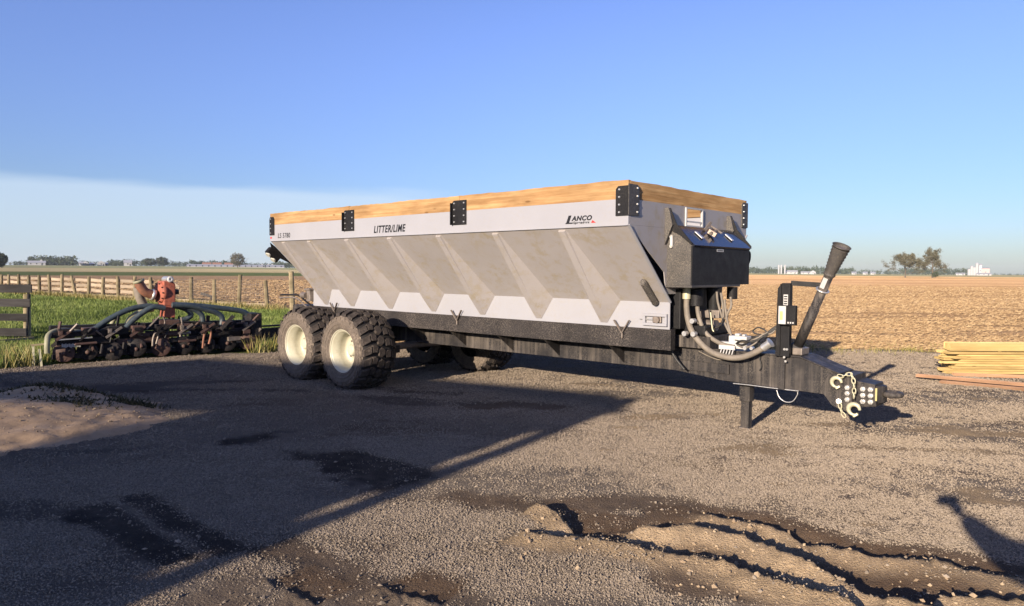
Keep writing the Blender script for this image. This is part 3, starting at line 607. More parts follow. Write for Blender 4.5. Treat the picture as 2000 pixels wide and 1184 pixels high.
# spine beam and drawbar
beam = MB(); beam.prism([(-6.95, .572), (-.1, .575), (.45, .52), (1.69, .495), (1.69, .70), (1.29, .835), (-.1, .84), (-6.95, .828)], 'y', 1.16, 1.527); beam.build('spine_beam', BLACK, T, .006)
MB().box(-.12, 1.30, 1.148, 1.539, .8405, .856).build('top_flange', BLACK, T)
MB().box(-.1, .36, 1.06, 1.63, .857, .99).build('front_crossmember', BLACK, T, .004)
MB().box(-.05, .55, 1.135, 1.158, .60, .70).build('side_doubler', BLACK, T)
MB().bar((1.29, 1.343, .850), (1.68, 1.343, .716), .40, .012, (0, 0, 1)).build('drawbar_flange', BLACK, T)
# running gear
WX = (-4.66, -5.89); WR = .535
for s in (0, 1):
    Y = side(s); MB().prism([(-6.15, .47), (-4.40, .47), (-4.40, .58), (-5.0, .70), (-5.55, .70), (-6.15, .58)], 'y', Y(.50), Y(.64)).build('walking_beam', BLACK, T, .005)
    MB().box(-5.45, -5.1, min(Y(.70), Y(1.0)), max(Y(.70), Y(1.0)), .50, .83).build('suspension_hanger', BLACK, T, .005)
for x in WX: MB().cyl((x, -.0, WR), (x, W, WR), .055).build('axle', RUSTST, T)
MB().cyl((-5.275, .45, .60), (-5.275, W-.45, .60), .07).build('pivot_shaft', RUSTST, T)
TYP = [(-.262, .298), (-.275, .315), (-.292, .36), (-.300, .41), (-.292, .46), (-.272, .505), (-.235, .530), (-.15, .543), (0, .548), (.15, .543), (.235, .530), (.272, .505), (.292, .46), (.3, .41), (.292, .36), (.275, .315), (.262, .298)]
def crown(y): return np.interp(y, [p[0] for p in TYP[5:12]], [p[1] for p in TYP[5:12]])
def make_wheel():
    wh = empty('wheel'); wh.parent = T
    m = MB(); m.lathe(TYP[:6], seg=72); m.lathe(TYP[11:], seg=72); [m.lathe([(sg*(y_-.002), r_-.007), (sg*(y_+.007), r_-.004), (sg*(y_+.007), r_+.004), (sg*(y_-.002), r_+.007)], seg=72) for sg in (-1, 1) for y_, r_ in ((.285, .340), (.297, .385), (.296, .440), (.283, .482))]
    for k in range(26):
        t = 2*math.pi*k/26; m.obox((.462*math.cos(t), -.293, .462*math.sin(t)), (math.cos(t), 0, math.sin(t)), (0, 1, 0), (-math.sin(t), 0, math.cos(t)), .020, .006, .010+.008*(k % 3))
    ty = m.build('tyre', SIDEW, wh); MB().lathe(TYP[5:12], seg=72).build('tread_base', paint('tread_groove_rubber', (.018, .016, .015), .9, var=.3), wh)
    m = MB(); NL = 22
    def block(th0, poly, hgt=.038):
        n_ = len(poly); base = []; top = []; cy = sum(q[1] for q in poly)/n_; ct = sum(q[0] for q in poly)/n_
        for (dt, y) in poly:
            for lst, o, sh in ((base, -.006, 1.0), (top, hgt, .86)):
                yy = cy+(y-cy)*sh; t = th0+ct+(dt-ct)*sh; r_ = crown(min(.272, max(-.272, yy)))+o-(0 if abs(yy) < .27 else 0)
                if abs(y) > .274: r_ = r_-.0
                lst.append((r_*math.cos(t), yy, r_*math.sin(t)))
        m.add(base+top, [tuple(range(n_, 2*n_))] + [(i, (i+1) % n_, n_+(i+1) % n_, n_+i) for i in range(n_)])
    P_ = 2*math.pi/NL
    for k in range(NL):
        t0 = k*P_
        for sg in (-1, 1):
            h = .0 if sg < 0 else P_/2
            block(t0+h, [(.06*P_, sg*.284), (.74*P_, sg*.284), (1.02*P_, sg*.165), (.36*P_, sg*.165)])
            block(t0+h, [(.40*P_, sg*.155), (1.06*P_, sg*.155), (1.10*P_, sg*.10), (.92*P_, sg*.062), (.38*P_, sg*.075)])
        block(t0, [(.10*P_, -.052), (.62*P_, -.060), (.86*P_, .0), (.70*P_, .052), (.22*P_, .060), (-.06*P_, .0)])
    tr = m.build('tread_blocks', RUBBER, wh); tr['kind'] = 'stuff'
    r = MB().lathe([(-.262, .298), (-.272, .306), (-.268, .316), (-.258, .312), (-.252, .292), (-.245, .278), (-.205, .272), (-.195, .258), (-.12, .252), (-.06, .246), (-.035, .235), (-.02, .20), (-.018, .13), (-.055, .125), (-.06, .10), (-.06, .0)], seg=56).build('rim', CREAM, wh)
    hub = MB().lathe([(-.055, .085), (-.12, .08), (-.135, .06), (-.135, .0)], seg=24).build('hub', CREAM, wh)
    for i in range(8):
        t = 2*math.pi*i/8; MB().cyl((.155*math.cos(t), -.018, .155*math.sin(t)), (.155*math.cos(t), -.045, .155*math.sin(t)), .014, seg=6, smooth=False).build('wheel_nut', RUSTST, wh)
    return wh
def copy_tree(o, parent):
    c = o.copy(); C.objects.link(c); c.parent = parent
    for ch in list(o.children): copy_tree(ch, c)
    return c
wh0 = make_wheel(); kids = list(wh0.children); k_ = 0
for s in (0, 1):
    for x in WX:
        o = wh0
        if k_:
            o = wh0.copy(); C.objects.link(o)
            for ch in kids: c = ch.copy(); C.objects.link(c); c.parent = o
        o.parent = T; yc = -.228+.3; o.location = (x, yc if s == 0 else W-yc, WR); o.rotation_euler = (0, k_*.37+.1, math.pi if s else 0); k_ += 1
# front control housing
yb0, yb1 = .752, 2.13
hs = MB(); hs.prism([(.0005, 1.55), (.30, 1.55), (.30, 1.975), (.115, 2.155), (.0005, 2.155)], 'y', yb0, yb0+.012); hs.build('housing_side', DUSTY, T)
MB().prism([(.0005, 1.55), (.30, 1.55), (.30, 1.975), (.115, 2.155), (.0005, 2.155)], 'y', yb1-.012, yb1).build('housing_side', DUSTY, T)
MB().box(.286, .3015, yb0-.001, yb1+.001, 1.548, 1.962).build('housing_front', BLACKC, T, .003)
MB().box(.001, .30, yb0+.012, yb1-.012, 1.552, 1.566).build('housing_floor', BLACK, T)
lid = MB(); lid.prism([(.06, 2.17), (.31, 1.955), (.325, 1.972), (.07, 2.192)], 'y', yb0+.0125, yb1-.0125); lid.build('housing_lid', paint('glossy_black_lid', (.012, .014, .022), .12, var=.1, dust=(.12, .1, .08), dust_amt=.18, dscale=70), T, .002)
MB().box(.0005, .075, yb0+.013, yb1-.013, 2.155, 2.186).build('lid_hinge_strip', BLACKC, T)
for (yy, a) in ((1.08, .25), (1.80, .3)):            # rubber lid latches
    c = Vector((.20, yy, 2.088)); ax = Vector((.76, 0, -.65)); az = Vector((.65, 0, .76)); MB().obox(c+az*.006, ax, (0, 1, 0), az, .06, .028, .007).build('lid_latch', STEEL, T, .008)
m = MB(); m.bar((.16, 1.38, 2.15), (.24, 1.40, 2.10), .05, .05); m.bar((.12, 1.36, 2.16), (.15, 1.44, 2.25), .02, .03); m.bar((.15, 1.44, 2.21), (.24, 1.52, 2.13), .025, .02); m.cyl((.2, 1.34, 2.12), (.2, 1.5, 2.16), .018); m.build('lid_handle', RUSTST, T)
for (y0, sg) in ((.70, 1), (2.14, 1)):               # swept wing plates either side of the lid
    m = MB(); m.prism([(.0, 2.16), (.0, 2.372), (.045, 2.372), (.075, 2.30), (.12, 2.20), (.30, 2.0), (.30, 1.97), (.16, 2.08)], 'y', y0+.035, y0+.045); m.build('wing_plate', BLACKC, T)
    m = MB(); m.prism([(.0005, 1.98), (.0005, 2.372), (.04, 2.372), (.055, 2.33), (.09, 2.19), (.05, 2.10)], 'y', y0, y0+.034); m.build('wing_flange', DUSTY, T)  # browner than the plate: sunlit flange and shaded plate toned by colour
m = MB(); m.cyl((.06, yb0-.012, 1.97), (.06, yb0-.012, 2.06), .018, seg=10); m.build('level_gauge', WHITEP, T)
for z in (1.965, 2.066): MB().cyl((.06, yb0-.001, z), (.06, yb0-.024, z), .02, seg=10).build('gauge_fitting', STEEL, T)
MB().box(.302, .3035, 1.30, 1.46, 1.915, 1.945).build('white_decal', WHITEP, T)
for i in range(5): MB().box(.3036, .3042, 1.315+i*.028, 1.332+i*.028, 1.922, 1.938).build('decal_print', INK, T)
m = MB(); m.tube(catmull([(.26, yb1+.001, 1.93), (.27, yb1+.07, 1.93), (.27, yb1+.08, 1.85), (.27, yb1+.03, 1.78), (.27, yb1+.001, 1.75)], 5), .012); m.build('grab_handle', BLACKC, T)
MB().box(.0, .31, yb0-.02, yb1-.25, 1.525, 1.549).build('housing_shelf', DUSTY, T, .002)
# drive line under the housing
m = MB(); m.box(-.45, .06, .95, 1.74, ZL, 1.50); m.build('gearcase', BLACKC, T, .01)
MB().cyl((.16, 1.12, 1.50), (.16, 1.12, 1.32), .075, seg=18).build('hydraulic_motor', BLACKC, T)
MB().cyl((.22, 1.42, 1.515), (.22, 1.42, 1.26), .085, .075, seg=18).build('hydraulic_motor', BLACKC, T)
MB().cyl((.26, 1.78, 1.52), (.26, 1.78, 1.38), .06, seg=16).build('hydraulic_motor', BLACKC, T)
MB().box(.10, .34, 1.30, 1.54, 1.18, 1.27).build('motor_mount', RUSTST, T, .006)
MB().box(.02, .30, 1.07, 1.66, .992, 1.11).build('pump_body', BLACKC, T, .02)
MB().cyl((.31, 1.32, 1.10), (.05, 1.32, 1.10), .06, seg=14).build('coupling', RUSTST, T)
for (x, y, z) in ((.12, .99, 1.02), (.22, 1.0, 1.02), (.2, 1.01, 1.16)): MB().cyl((x, y, z), (x+.0, y-.06, z), .028, seg=10).build('port_fitting', STEEL, T)
def those(name, pts, y, r, mat, seg=10): return MB().tube(catmull([tp(a, b, y if not isinstance(y, (list, tuple)) else y[i]) for i, (a, b) in enumerate(pts)], 6), r, seg).build(name, mat, T)
those('suction_hose', [(1342,570),(1341,600),(1344,625),(1352,648),(1368,670),(1390,688),(1415,697),(1440,699),(1465,693),(1490,680),(1503,671)], 1.02, .032, HOSE, 14)
those('pressure_hose', [(1362,572),(1362,596),(1364,615),(1370,635),(1380,652),(1396,665),(1415,674),(1434,678)], 1.10, .024, HOSE, 12)
for pts in ([(1400,570),(1402,590),(1409,615),(1418,637),(1426,652)], [(1415,585),(1417,605),(1421,630),(1428,655)], [(1427,580),(1428,598),(1422,610),(1417,625)], [(1408,572),(1412,600),(1413,620)]):
    those('hydraulic_line', pts, 1.30, .013, HOSE)
those('hydraulic_line', [(1385,605),(1390,632),(1398,640),(1408,634),(1413,622)], 1.25, .011, HOSEB)
those('hydraulic_line', [(1388,610),(1391,640),(1394,648)], 1.15, .008, YZINC)
MB().cyl(tp(1341, 584, 1.02), tp(1341, 562, 1.02), .045, seg=14).build('hose_fitting', YZINC, T)
MB().cyl(tp(1362, 590, 1.10), tp(1362, 572, 1.10), .034, seg=12).build('hose_fitting', BLACKC, T)
c = tp(1500, 673, 1.02); c2 = tp(1490, 680, 1.02); MB().cyl(c2, c+(c-c2)*.4, .04, seg=14).build('hose_fitting', STEEL, T); MB().cyl(c+(c-c2)*.4, c+(c-c2)*.55, .052, seg=14).build('hose_cap', STEEL, T)
# white valve block with its hose rack
m = MB(); q = tp(1440, 667, 1.16); m.box(q.x-.08, q.x+.12, 1.12, 1.24, q.z-.075, q.z+.06); m.box(q.x-.2, q.x-.08, 1.13, 1.22, q.z-.05, q.z-.01); m.box(q.x-.02, q.x+.03, 1.14, 1.2, q.z+.06, q.z+.085); m.box(q.x+.06, q.x+.09, 1.14, 1.2, q.z+.06, q.z+.08); m.build('valve_block', WHITEP, T, .006)
q = tp(1418, 679, 1.08); m = MB(); m.box(q.x-.08, q.x+.10, 1.075, 1.088, q.z-.02, q.z+.025); rk = m.build('hose_rack', WHITEP, T)
for i in range(5):
    x = q.x-.045+i*.033; MB().tube([(x, 1.076, q.z-.012), (x+.004, 1.05, q.z-.03), (x-.003, 1.045, q.z-.065), (x-.012, 1.05, q.z-.075)], .006, 6).build('rack_hook', WHITEP, rk)
for i, (x, z, r) in enumerate(((.0, .0, .02), (.07, .005, .018), (.1, -.03, .018))): MB().cyl((q.x+.22+x, 1.10, q.z+.01+z), (q.x+.22+x, 1.05, q.z+.01+z), r, seg=10).build('coupler', STEEL, T)
# bundle of control lines running up to the post
for k in range(7):
    j = random.Random(k); o = lambda a: j.uniform(-a, a)
    pts = [(1432+o(4), 668+o(6)), (1452+o(5), 672+o(8)), (1474+o(4), 664+o(7)), (1492+o(3), 654+o(6)), (1506, 647+o(5)), (1517, 640+o(4))]
    those('control_line', pts, [1.14+o(.02), 1.10+o(.04), 1.07, 1.09, 1.10, 1.12], j.choice((.006, .009, .011)), j.choice((HOSEB, HOSE, HOSEB, HOSEB)), 7)
those('control_line', [(1470,646),(1480,640),(1492,644),(1497,650),(1488,654),(1474,651),(1470,646)], 1.2, .008, HOSEB, 7)
those('control_line', [(1484,652),(1482,690),(1487,715),(1483,724)], 1.13, .006, HOSEB, 6)
those('control_line', [(1365,686),(1380,694),(1400,702),(1415,703),(1430,700)], 1.13, .006, HOSE, 6)
those('control_line', [(1311,672),(1314,690),(1323,705),(1337,722)], 1.02, .014, HOSEB, 8)
those('loop_line', [(1517,762),(1522,776),(1534,785),(1548,784),(1557,772),(1558,766)], 1.14, .0055, STEEL, 6)
those('loop_line', [(1432,749),(1462,752),(1500,757),(1560,764)], 1.152, .006, STEEL, 6)
those('rear_hydraulic_line', [(548,576),(565,576),(583,577),(598,589),(620,606)], .78, .016, BLACKC, 8)
those('rear_hydraulic_line', [(546,582),(565,581),(580,583),(595,596),(612,608)], .80, .014, RUSTST, 8)
m = MB(); a_ = tp(592, 572, .83); m.box(-LEN-.16, -LEN-.04, .76, .92, 1.14, 1.33); m.box(-LEN-.20, -LEN-.03, .74, .95, 1.33, 1.36); m.cyl((-LEN-.14, .75, 1.24), (-LEN-.28, .75, 1.24), .05); m.build('rear_gearbox', RUSTST, T, .006)
MB().box(-LEN-.75, -LEN+.1, .85, 1.84, .87, 1.055).build('rear_deck', BLACK, T, .005)
# chain tightener on the lower panel
m = MB(); yq = YI-.002; m.box(-.325, -.02, yq-.034, yq, 1.200, 1.230); m.box(-.325, -.02, yq-.034, yq, 1.096, 1.126); m.box(-.325, -.29, yq-.034, yq, 1.126, 1.200); m.box(-.045, -.02, yq-.03, yq, 1.121, 1.205); m.build('take_up_frame', GREY, T, .002)
MB().box(-.20, -.09, yq-.03, yq-.004, 1.128, 1.198).build('take_up_bearing', RUSTST, T, .01); MB().cyl((-.135, yq-.028, 1.163), (-.135, yq-.055, 1.163), .034, seg=16).build('bearing_shaft', RUSTST, T)
MB().cyl((-.37, yq-.012, 1.163), (-.20, yq-.012, 1.163), .008, seg=8).build('take_up_screw', STEEL, T)
# side marker lamp on the slope
n_ = Vector((0, -.69, -.72))
def onslope(px, py, o=0.): P0 = Vector((0, 0, ZB))+n_*o; n2_ = (TM.to_3x3() @ n_); return TI @ onplane(px, py, TM @ P0, n2_)
pA, pB = onslope(1259, 548), onslope(1283, 589)
m = MB(); m.tube([pA.lerp(pB, i/16)+n_*.03 for i in range(17)], .035, 12, rad=[.036+.006*(i % 2) for i in range(17)]); ml = m.build('marker_lamp', DUSTY, T); MB().cyl(pA+n_*.03-(pB-pA)*.01, pA+n_*.045-(pB-pA)*.06, .04, .03, 14).build('lamp_lens', DUSTY, ml)
# rear work lamps
for s in (0, 1):
    Y = side(s)
    hb = MB(); hb.obox((-LEN-.045, Y(.07), 1.935), (0, .72 if s == 0 else -.72, -.69), (1, 0, 0), (0, .69 if s == 0 else -.69, .72), .13, .045, .062); rl = hb.build('rear_lamp_housing', BLACKC, T, .02); MB().prism([(Y(.0), 2.13), (Y(.10), 2.06), (Y(.40), 1.775), (Y(.30), 1.82), (Y(.05), 1.93)], 'x', -LEN-.012, -LEN-.002).build('rear_lamp_bracket', BLACKC, T)
    for d in (-.06, .06):
        cc = Vector((-LEN-.045, Y(.07+d*.72), 1.935-d*.69)); o_ = Vector((0, -.69 if s == 0 else .69, -.72)); MB().cyl(cc+o_*.05, cc+o_*.075, .05, .046, 18).build('lamp_lens', LAMPM, rl)
MB().box(-LEN+.006, -LEN+.05, -.004, -.0005, 2.195, 2.225).build('red_reflector', REDP, T)
# jack leg
m = MB(); xj, yj = .66, 1.343; m.box(xj-.045, xj+.045, yj-.045, yj+.045, .0, .34); m.box(xj-.058, xj+.058, yj-.058, yj+.058, .30, .505); m.build('jack_leg', BLACK, T, .006)
MB().box(xj-.055, xj+.055, yj-.055, yj+.055, .0, .014).build('jack_foot', RUSTST, T)
# post with shaft cradle
xp0, xp1 = tp(1514, 700, 1.10).x, tp(1541, 700, 1.10).x
m = MB(); m.prism([(xp0, .843), (xp1, .843), (xp1, 1.585), (xp0+.055, 1.585), (xp0+.012, 1.53)], 'y', 1.09, 1.158); post = m.build('hose_post', BLACKC, T, .005)
MB().box(xp0+.02, xp0+.085, 1.135, 1.1585, .50, .843).build('post_strap', BLACK, T, .003); MB().box(xp0+.045, xp0+.055, 1.075, 1.0895, .86, 1.575).build('post_rib', BLACKC, T)
for dx, dz in ((.1, .92), (.125, .92), (.1, .84), (.115, .80)): MB().cyl((xp0+dx, 1.0895, dz), (xp0+dx, 1.075, dz), .012, seg=8).build('bolt', STEEL, post)
MB().box(xp1-.065, xp1-.02, 1.0885, 1.0895, 1.36, 1.47).build('white_decal', WHITEP, post)
for i in range(4): MB().box(xp1-.06, xp1-.026, 1.0875, 1.0883, 1.372+i*.024, 1.385+i*.024).build('decal_print', INK, post)
q0, q1 = tp(1527, 634, 1.08), tp(1558, 597, 1.08)
mbx = MB().box(xp1-.085, xp1+.085, 1.02, 1.0745, q0.z, q1.z).build('manual_holder', BLACKC, T, .006)
MB().box(xp1-.083, xp1-.01, 1.0165, 1.0195, q0.z+.01, q1.z-.008).build('holder_label', WHITEP, mbx); MB().box(xp1-.07, xp1-.04, 1.0145, 1.016, q0.z+.05, q1.z-.06).build('holder_label', YELP, mbx)
for i in range(3): MB().box(xp1+.008+i*.024, xp1+.022+i*.024, 1.0172, 1.0195, q0.z+.018, q0.z+.034).build('label_print', WHITEP, mbx)
p_a, p_b = tp(1556, 682, 1.30), tp(1618, 526, 1.30); p_c = tp(1641, 488, 1.06); ax_ = (p_c-p_a).normalized(); Lc = (p_c-p_a).length; l1 = (p_b-p_a).length
MB().lathe([(0, .0), (0, .050), (l1*.55, .050), (l1*.55, .044), (l1+.02, .044), (l1+.02, .0)], p_a, ax_, 24).build('drive_shaft_tube', BLACK, T)
prof = [(l1-.02, .045), (l1, .058)]
for i in range(9):
    t = i/8; r_ = .056+.028*t; prof += [(l1+.01+t*(Lc-l1), r_), (l1+.01+(t+.5/8)*(Lc-l1), r_-.007)]
prof += [(Lc+.04, .089), (Lc+.042, .083), (Lc-.02, .072), (l1+.04, .04), (l1+.03, .0)]
MB().lathe(prof, p_a, ax_, 28).build('shaft_guard_cone', DUSTY, T)
MB().cyl(p_a+ax_*(Lc-.14), p_a+ax_*(Lc+.02), .045, .05, 12).build('shaft_yoke', RUSTST, T)
MB().lathe([(-.06, .0), (-.06, .075), (.0, .085), (.05, .062), (.05, .0)], p_a, ax_, 16).build('shaft_base_guard', DUSTY, T)
MB().lathe([(l1*.74, .0545), (l1*.74, .0555), (l1*.93, .0555), (l1*.93, .0545)], p_a, ax_, 24).build('shaft_label', WHITEP, T) if False else None
lb = p_a+ax_*(l1*.90); nb = Vector((0, -1, 0)); nb = (nb-ax_*nb.dot(ax_)).normalized(); MB().obox(lb+nb*.047, ax_, ax_.cross(nb), nb, .055, .022, .002).build('white_decal', WHITEP, T)
armA = Vector((xp1-.01, 1.13, tp(1541, 553, 1.12).z)); armB = p_a+ax_*(l1*.80); armB = Vector((armB.x-.04, 1.22, tp(1600, 557, 1.2).z)); MB().bar(armA, armB, .012, .05).build('shaft_cradle_arm', BLACKC, T)
rc = p_a+ax_*(l1*.80); u1 = ax_.cross(Vector((0, 1, 0))).normalized(); u2 = ax_.cross(u1); MB().tube([rc+u1*(.057*math.cos(t))+u2*(.057*math.sin(t)) for t in np.linspace(0, 2*math.pi, 18, False)], .009, 8, True).build('cradle_ring', STEEL, T)
MB().box(xp1-.01, xp1+.09, 1.20, 1.40, .857, .93).build('shaft_rest', RUSTST, T, .01)
# hitch
m = MB(); m.prism([(1.50, .55), (1.62, .40), (1.76, .36), (1.80, .42), (1.80, .70), (1.66, .72), (1.58, .70)], 'y', 1.135, 1.158); m.build('hitch_cheek_plate', BLACK, T, .004)
m = MB(); m.prism([(1.50, .55), (1.62, .40), (1.76, .36), (1.80, .42), (1.80, .70), (1.66, .72), (1.58, .70)], 'y', 1.529, 1.55); m.build('hitch_cheek_plate', BLACK, T, .004)
MB().box(1.66, 1.80, 1.16, 1.527, .38, .71).build('hitch_face', BLACK, T, .006)
MB().prism([(1.70, .66), (1.80, .66), (1.98, .64), (2.0, .43), (1.80, .40), (1.70, .40)], 'y', 1.20, 1.487).build('hitch_block', BLACK, T, .008)
m = MB(); m.prism([(1.9605, 1.215), (2.045, 1.30), (2.045, 1.387), (1.9605, 1.472)], 'z', .455, .62); m.build('hitch_neck', BLACK, T, .012)
ring = [Vector((2.10+.07*math.cos(t), 1.343+.07*math.sin(t), .545)) for t in np.linspace(0, 2*math.pi, 24, False)]; MB().tube(ring, .028, 12, True).build('hitch_ring', BLACK, T)
for px_ in ((1656,757),(1656,768),(1656,780)):
    q = tp(*px_, 1.13); b = MB().cyl((q.x, 1.1345, q.z), (q.x, 1.105, q.z), .026, .024, 6, smooth=False).build('hitch_bolt', STEEL, T); MB().cyl((q.x, 1.105, q.z), (q.x, 1.085, q.z), .013, seg=8).build('bolt_end', STEEL, b)
for i in (0, 1):
    for j_ in range(3):
        q = tp(1686+i*15, 760+j_*12+i, 1.19); b = MB().cyl((q.x, 1.1995, q.z), (q.x, 1.17, q.z), .027, .025, 6, smooth=False).build('hitch_bolt', STEEL, T); MB().cyl((q.x, 1.17, q.z), (q.x, 1.15, q.z), .014, seg=8).build('bolt_end', STEEL, b)
q = tp(1711, 771, 1.19); MB().box(q.x-.008, q.x+.008, 1.192, 1.1995, q.z-.06, q.z+.06).build('yellow_decal', YELP, T)
def chain(pts, y, name='safety_chain'):
    P = catmull([tp(a, b, y) for a, b in pts], 10); L_ = 0; out_ = [P[0]]; step = .043
    for a, b in zip(P[:-1], P[1:]):
        L_ += (b-a).length
        if L_ >= step: out_.append(b); L_ = 0
    m = MB()
    for i in range(len(out_)-1):
        c = (out_[i]+out_[i+1])/2; t = (out_[i+1]-out_[i]).normalized(); n = Vector((0, 1, 0)) if i % 2 else t.cross(Vector((0, 1, 0)))
        n = n if i % 2 == 0 else Vector((0, 1, 0)); n = (n-t*n.dot(t)).normalized()
        m.tube([c+t*(.030*math.cos(a))+n*(.016*math.sin(a)) for a in np.linspace(0, 2*math.pi, 12, False)], .0055, 6, True)
    return m.build(name, YZINC, T)
chain([(1637,734),(1645,736),(1655,731),(1661,729),(1667,742),(1668,756),(1668,770),(1667,785)], 1.07)
chain([(1640,788),(1642,800),(1648,812),(1656,818)], 1.10)
def hook(px_, y, rot, s=1.0):
    c = tp(*px_, y); pts = []
    for t in np.linspace(-2.6, 2.9, 18): a = t+rot; pts.append(c+Vector((.05*s*math.cos(a), 0, .05*s*math.sin(a))))
    pts = pts + [pts[-1]+Vector((math.cos(rot+1.2)*.05*s, 0, math.sin(rot+1.2)*.05*s))]
    rad = [.013*s+.010*s*math.sin(min(1, i/14)*math.pi) for i in range(len(pts))]
    MB().tube(pts, .016, 10, rad=rad).build('chain_hook', YZINC, T)
hook((1634,747), 1.09, 2.6, .9); hook((1668,800), 1.06, 2.6, 1.0); MB().cyl(tp(1638, 784, 1.134), tp(1638, 784, 1.10), .022, seg=12).build('chain_bolt', STEEL, T)
# lettering on the near side
def lettering(name, s, x, z, size, mat, sx=1.0, shear=.0, off=.0, width=None):
    cu = bpy.data.curves.new(name, 'FONT'); cu.body = s; cu.size = size; cu.shear = shear; cu.offset = off; cu.extrude = .0006; cu.space_character = 1.12; cu.align_x = 'LEFT'
    ob = bpy.data.objects.new(name, cu); C.objects.link(ob); bpy.context.view_layer.update()
    me = bpy.data.meshes.new_from_object(ob.evaluated_get(bpy.context.evaluated_depsgraph_get())); C.objects.unlink(ob); bpy.data.objects.remove(ob)
    if width:
        xs = [v.co.x for v in me.vertices]; k = width/(max(xs)-min(xs)); x0 = min(xs)
        for v in me.vertices: v.co.x = (v.co.x-x0)*k
    me.materials.clear(); me.materials.append(mat); o = bpy.data.objects.new(name, me); C.objects.link(o); o.parent = T
    o.matrix_local = Matrix.Translation((x, -.0022, z)) @ Matrix.Rotation(math.pi/2, 4, 'X'); return o
lettering('lettering', 'LITTER/LIME', -4.17, 2.205, .135, INK, shear=.22, off=.0034, width=.69)
lettering('lettering', 'LS 5780', -6.735, 2.20, .11, INK, shear=.1, off=.0008, width=.37)
lettering('lettering', 'ANCO', -.715, 2.225, .068, INK, shear=.25, off=.003, width=.27)
lettering('lettering', 'Spreaders', -.69, 2.192, .034, INK, shear=.15, off=.001, width=.21)
m = MB(); yprism(m, [(-.80, 2.194), (-.70, 2.194), (-.692, 2.207), (-.745, 2.207), (-.715, 2.282), (-.752, 2.282), (-.782, 2.209)], side(0), -.0032, -.0012); m.build('logo', INK, T)
m = MB(); yprism(m, [(-.455, 2.194), (-.395, 2.194), (-.44, 2.222)], side(0), -.0032, -.0012); m.build('logo', REDP, T)

# ================================================================== MANURE TOOLBAR (parked injector)
IL = Vector((-8.0, 12.45, 0)); IR = Vector((-5.2, 15.05, 0)); IU = (IR-IL).normalized(); IN = Vector((-IU.y, IU.x, 0))
I = empty('injector_toolbar', IL, math.atan2(IU.y, IU.x)); tag(I, 'black rusty manure injector toolbar with blue grey hoses and red distributor', 'farm implement')
IM = Matrix.Translation(IL) @ Matrix.Rotation(math.atan2(IU.y, IU.x), 4, 'Z'); II = IM.inverted()
def ip(px, py, y=0.0): return II @ onplane(px, py, IL + IN*y, IN)
def ibar(name, a, b, wd, th, mat, ya=0., yb=None, bev=.004):
    return MB().bar(ip(*a, ya), ip(*b, ya if yb is None else yb), wd, th).build(name, mat, I, bev)
def ihose(name, pts, r, mat, y=0., seg=12): return MB().tube(catmull([ip(a, b, y if not isinstance(y, (list, tuple)) else y[i]) for i, (a, b) in enumerate(pts)], 7), r, seg).build(name, mat, I)
ILn = (IR-IL).length
MB().bar((.05, .30, .60), (ILn-.1, .30, .56), .14, .14).build('main_toolbar', IMPB, I, .008)
MB().bar((.02, .02, .52), (1.25, .02, .53), .07, .10).build('front_rail', IMPB, I, .006)
MB().bar((.10, .0, .40), (.95, .0, .40), .012, .13).build('name_plate_panel', IMPB, I, .002)
ibar('slide_tube', (215,668), (330,662), .09, .09, IMPR, .1); MB().cyl(ip(255, 657, .12), ip(352, 652, .12), .055, seg=14).build('lift_cylinder', IMPR, I)
MB().cyl(ip(345, 653, .12), ip(372, 650, .12), .03, seg=12).build('cylinder_rod', STEEL, I)
ibar('slide_tube', (330,665), (470,650), .08, .08, IMPB, .05); ibar('rear_rail', (385,660), (500,640), .06, .05, IMPB, .0); ibar('rear_rail', (420,648), (485,640), .1, .03, IMPR, .1)
ibar('tow_bar', (498,652), (552,648), .08, .20, IMPB, .1); ibar('tow_bar_flange', (498,638), (552,635), .10, .03, IMPB, .1)
MB().box(ILn-.28, ILn-.05, -.05, .4, .30, .78).build('end_frame', IMPB, I, .01)
cols = [.18, .55, .95, 1.35, 1.78, 2.2, 2.62, 3.05, 3.45]
for k, x in enumerate(cols):
    rd = random.Random(k+5); u = MB()
    u.bar((x, .30, .62), (x+.02, .10, .25), .06, .045, (0, 1, 0)); u.bar((x+.08, .30, .60), (x+.10, -.06, .22), .03, .05, (0, 1, 0)); u.box(x-.05, x+.14, -.06, .12, .50, .63); u.build('row_unit_arm', (IMPB, IMPR)[k % 2], I, .004)
    cd_ = MB().lathe([(-.012, .02), (-.008, .165), (.0, .172), (.008, .165), (.012, .02)], (x+.03, .03+rd.uniform(-.04, .04), .17+rd.uniform(0, .05)), (.35, 1, 0), 28).build('coulter_disc', IMPB if k % 4 else IMPR, I)
    MB().lathe([(-.05, .0), (-.05, .035), (.05, .035), (.05, .0)], (x+.03, .03, .19), (.35, 1, 0), 12).build('coulter_hub', IMPR, cd_)
    MB().lathe([(-.05, .09), (-.05, .16), (-.02, .18), (.02, .18), (.05, .16), (.05, .09)], (x+.12, .42, .175), (.1, 1, 0), 22).build('closing_wheel', HOSEB, I)
    s_ = MB(); sp_ = [(x+.10+.05*math.cos(t), -.05, .46-.02*i_+.05*math.sin(t)) for i_, t in enumerate(np.linspace(0, 4*math.pi, 26))]; s_.tube([(a, b+.004*i_, c*.0+.58-.006*i_) for i_, (a, b, c) in enumerate(sp_)], .008, 6); s_.build('spring', RUSTST, I)
    fb = MB(); fb.box(x-.06, x+.0, -.10, -.04, .52, .60); fb.cyl((x-.03, -.12, .56), (x-.03, .0, .56), .022, seg=8); fb.bar((x-.10, -.08, .44), (x+.16, -.10, .62), .02, .04); fb.build('bracket', (IMPR, IMPB, RUSTST)[k % 3], I)
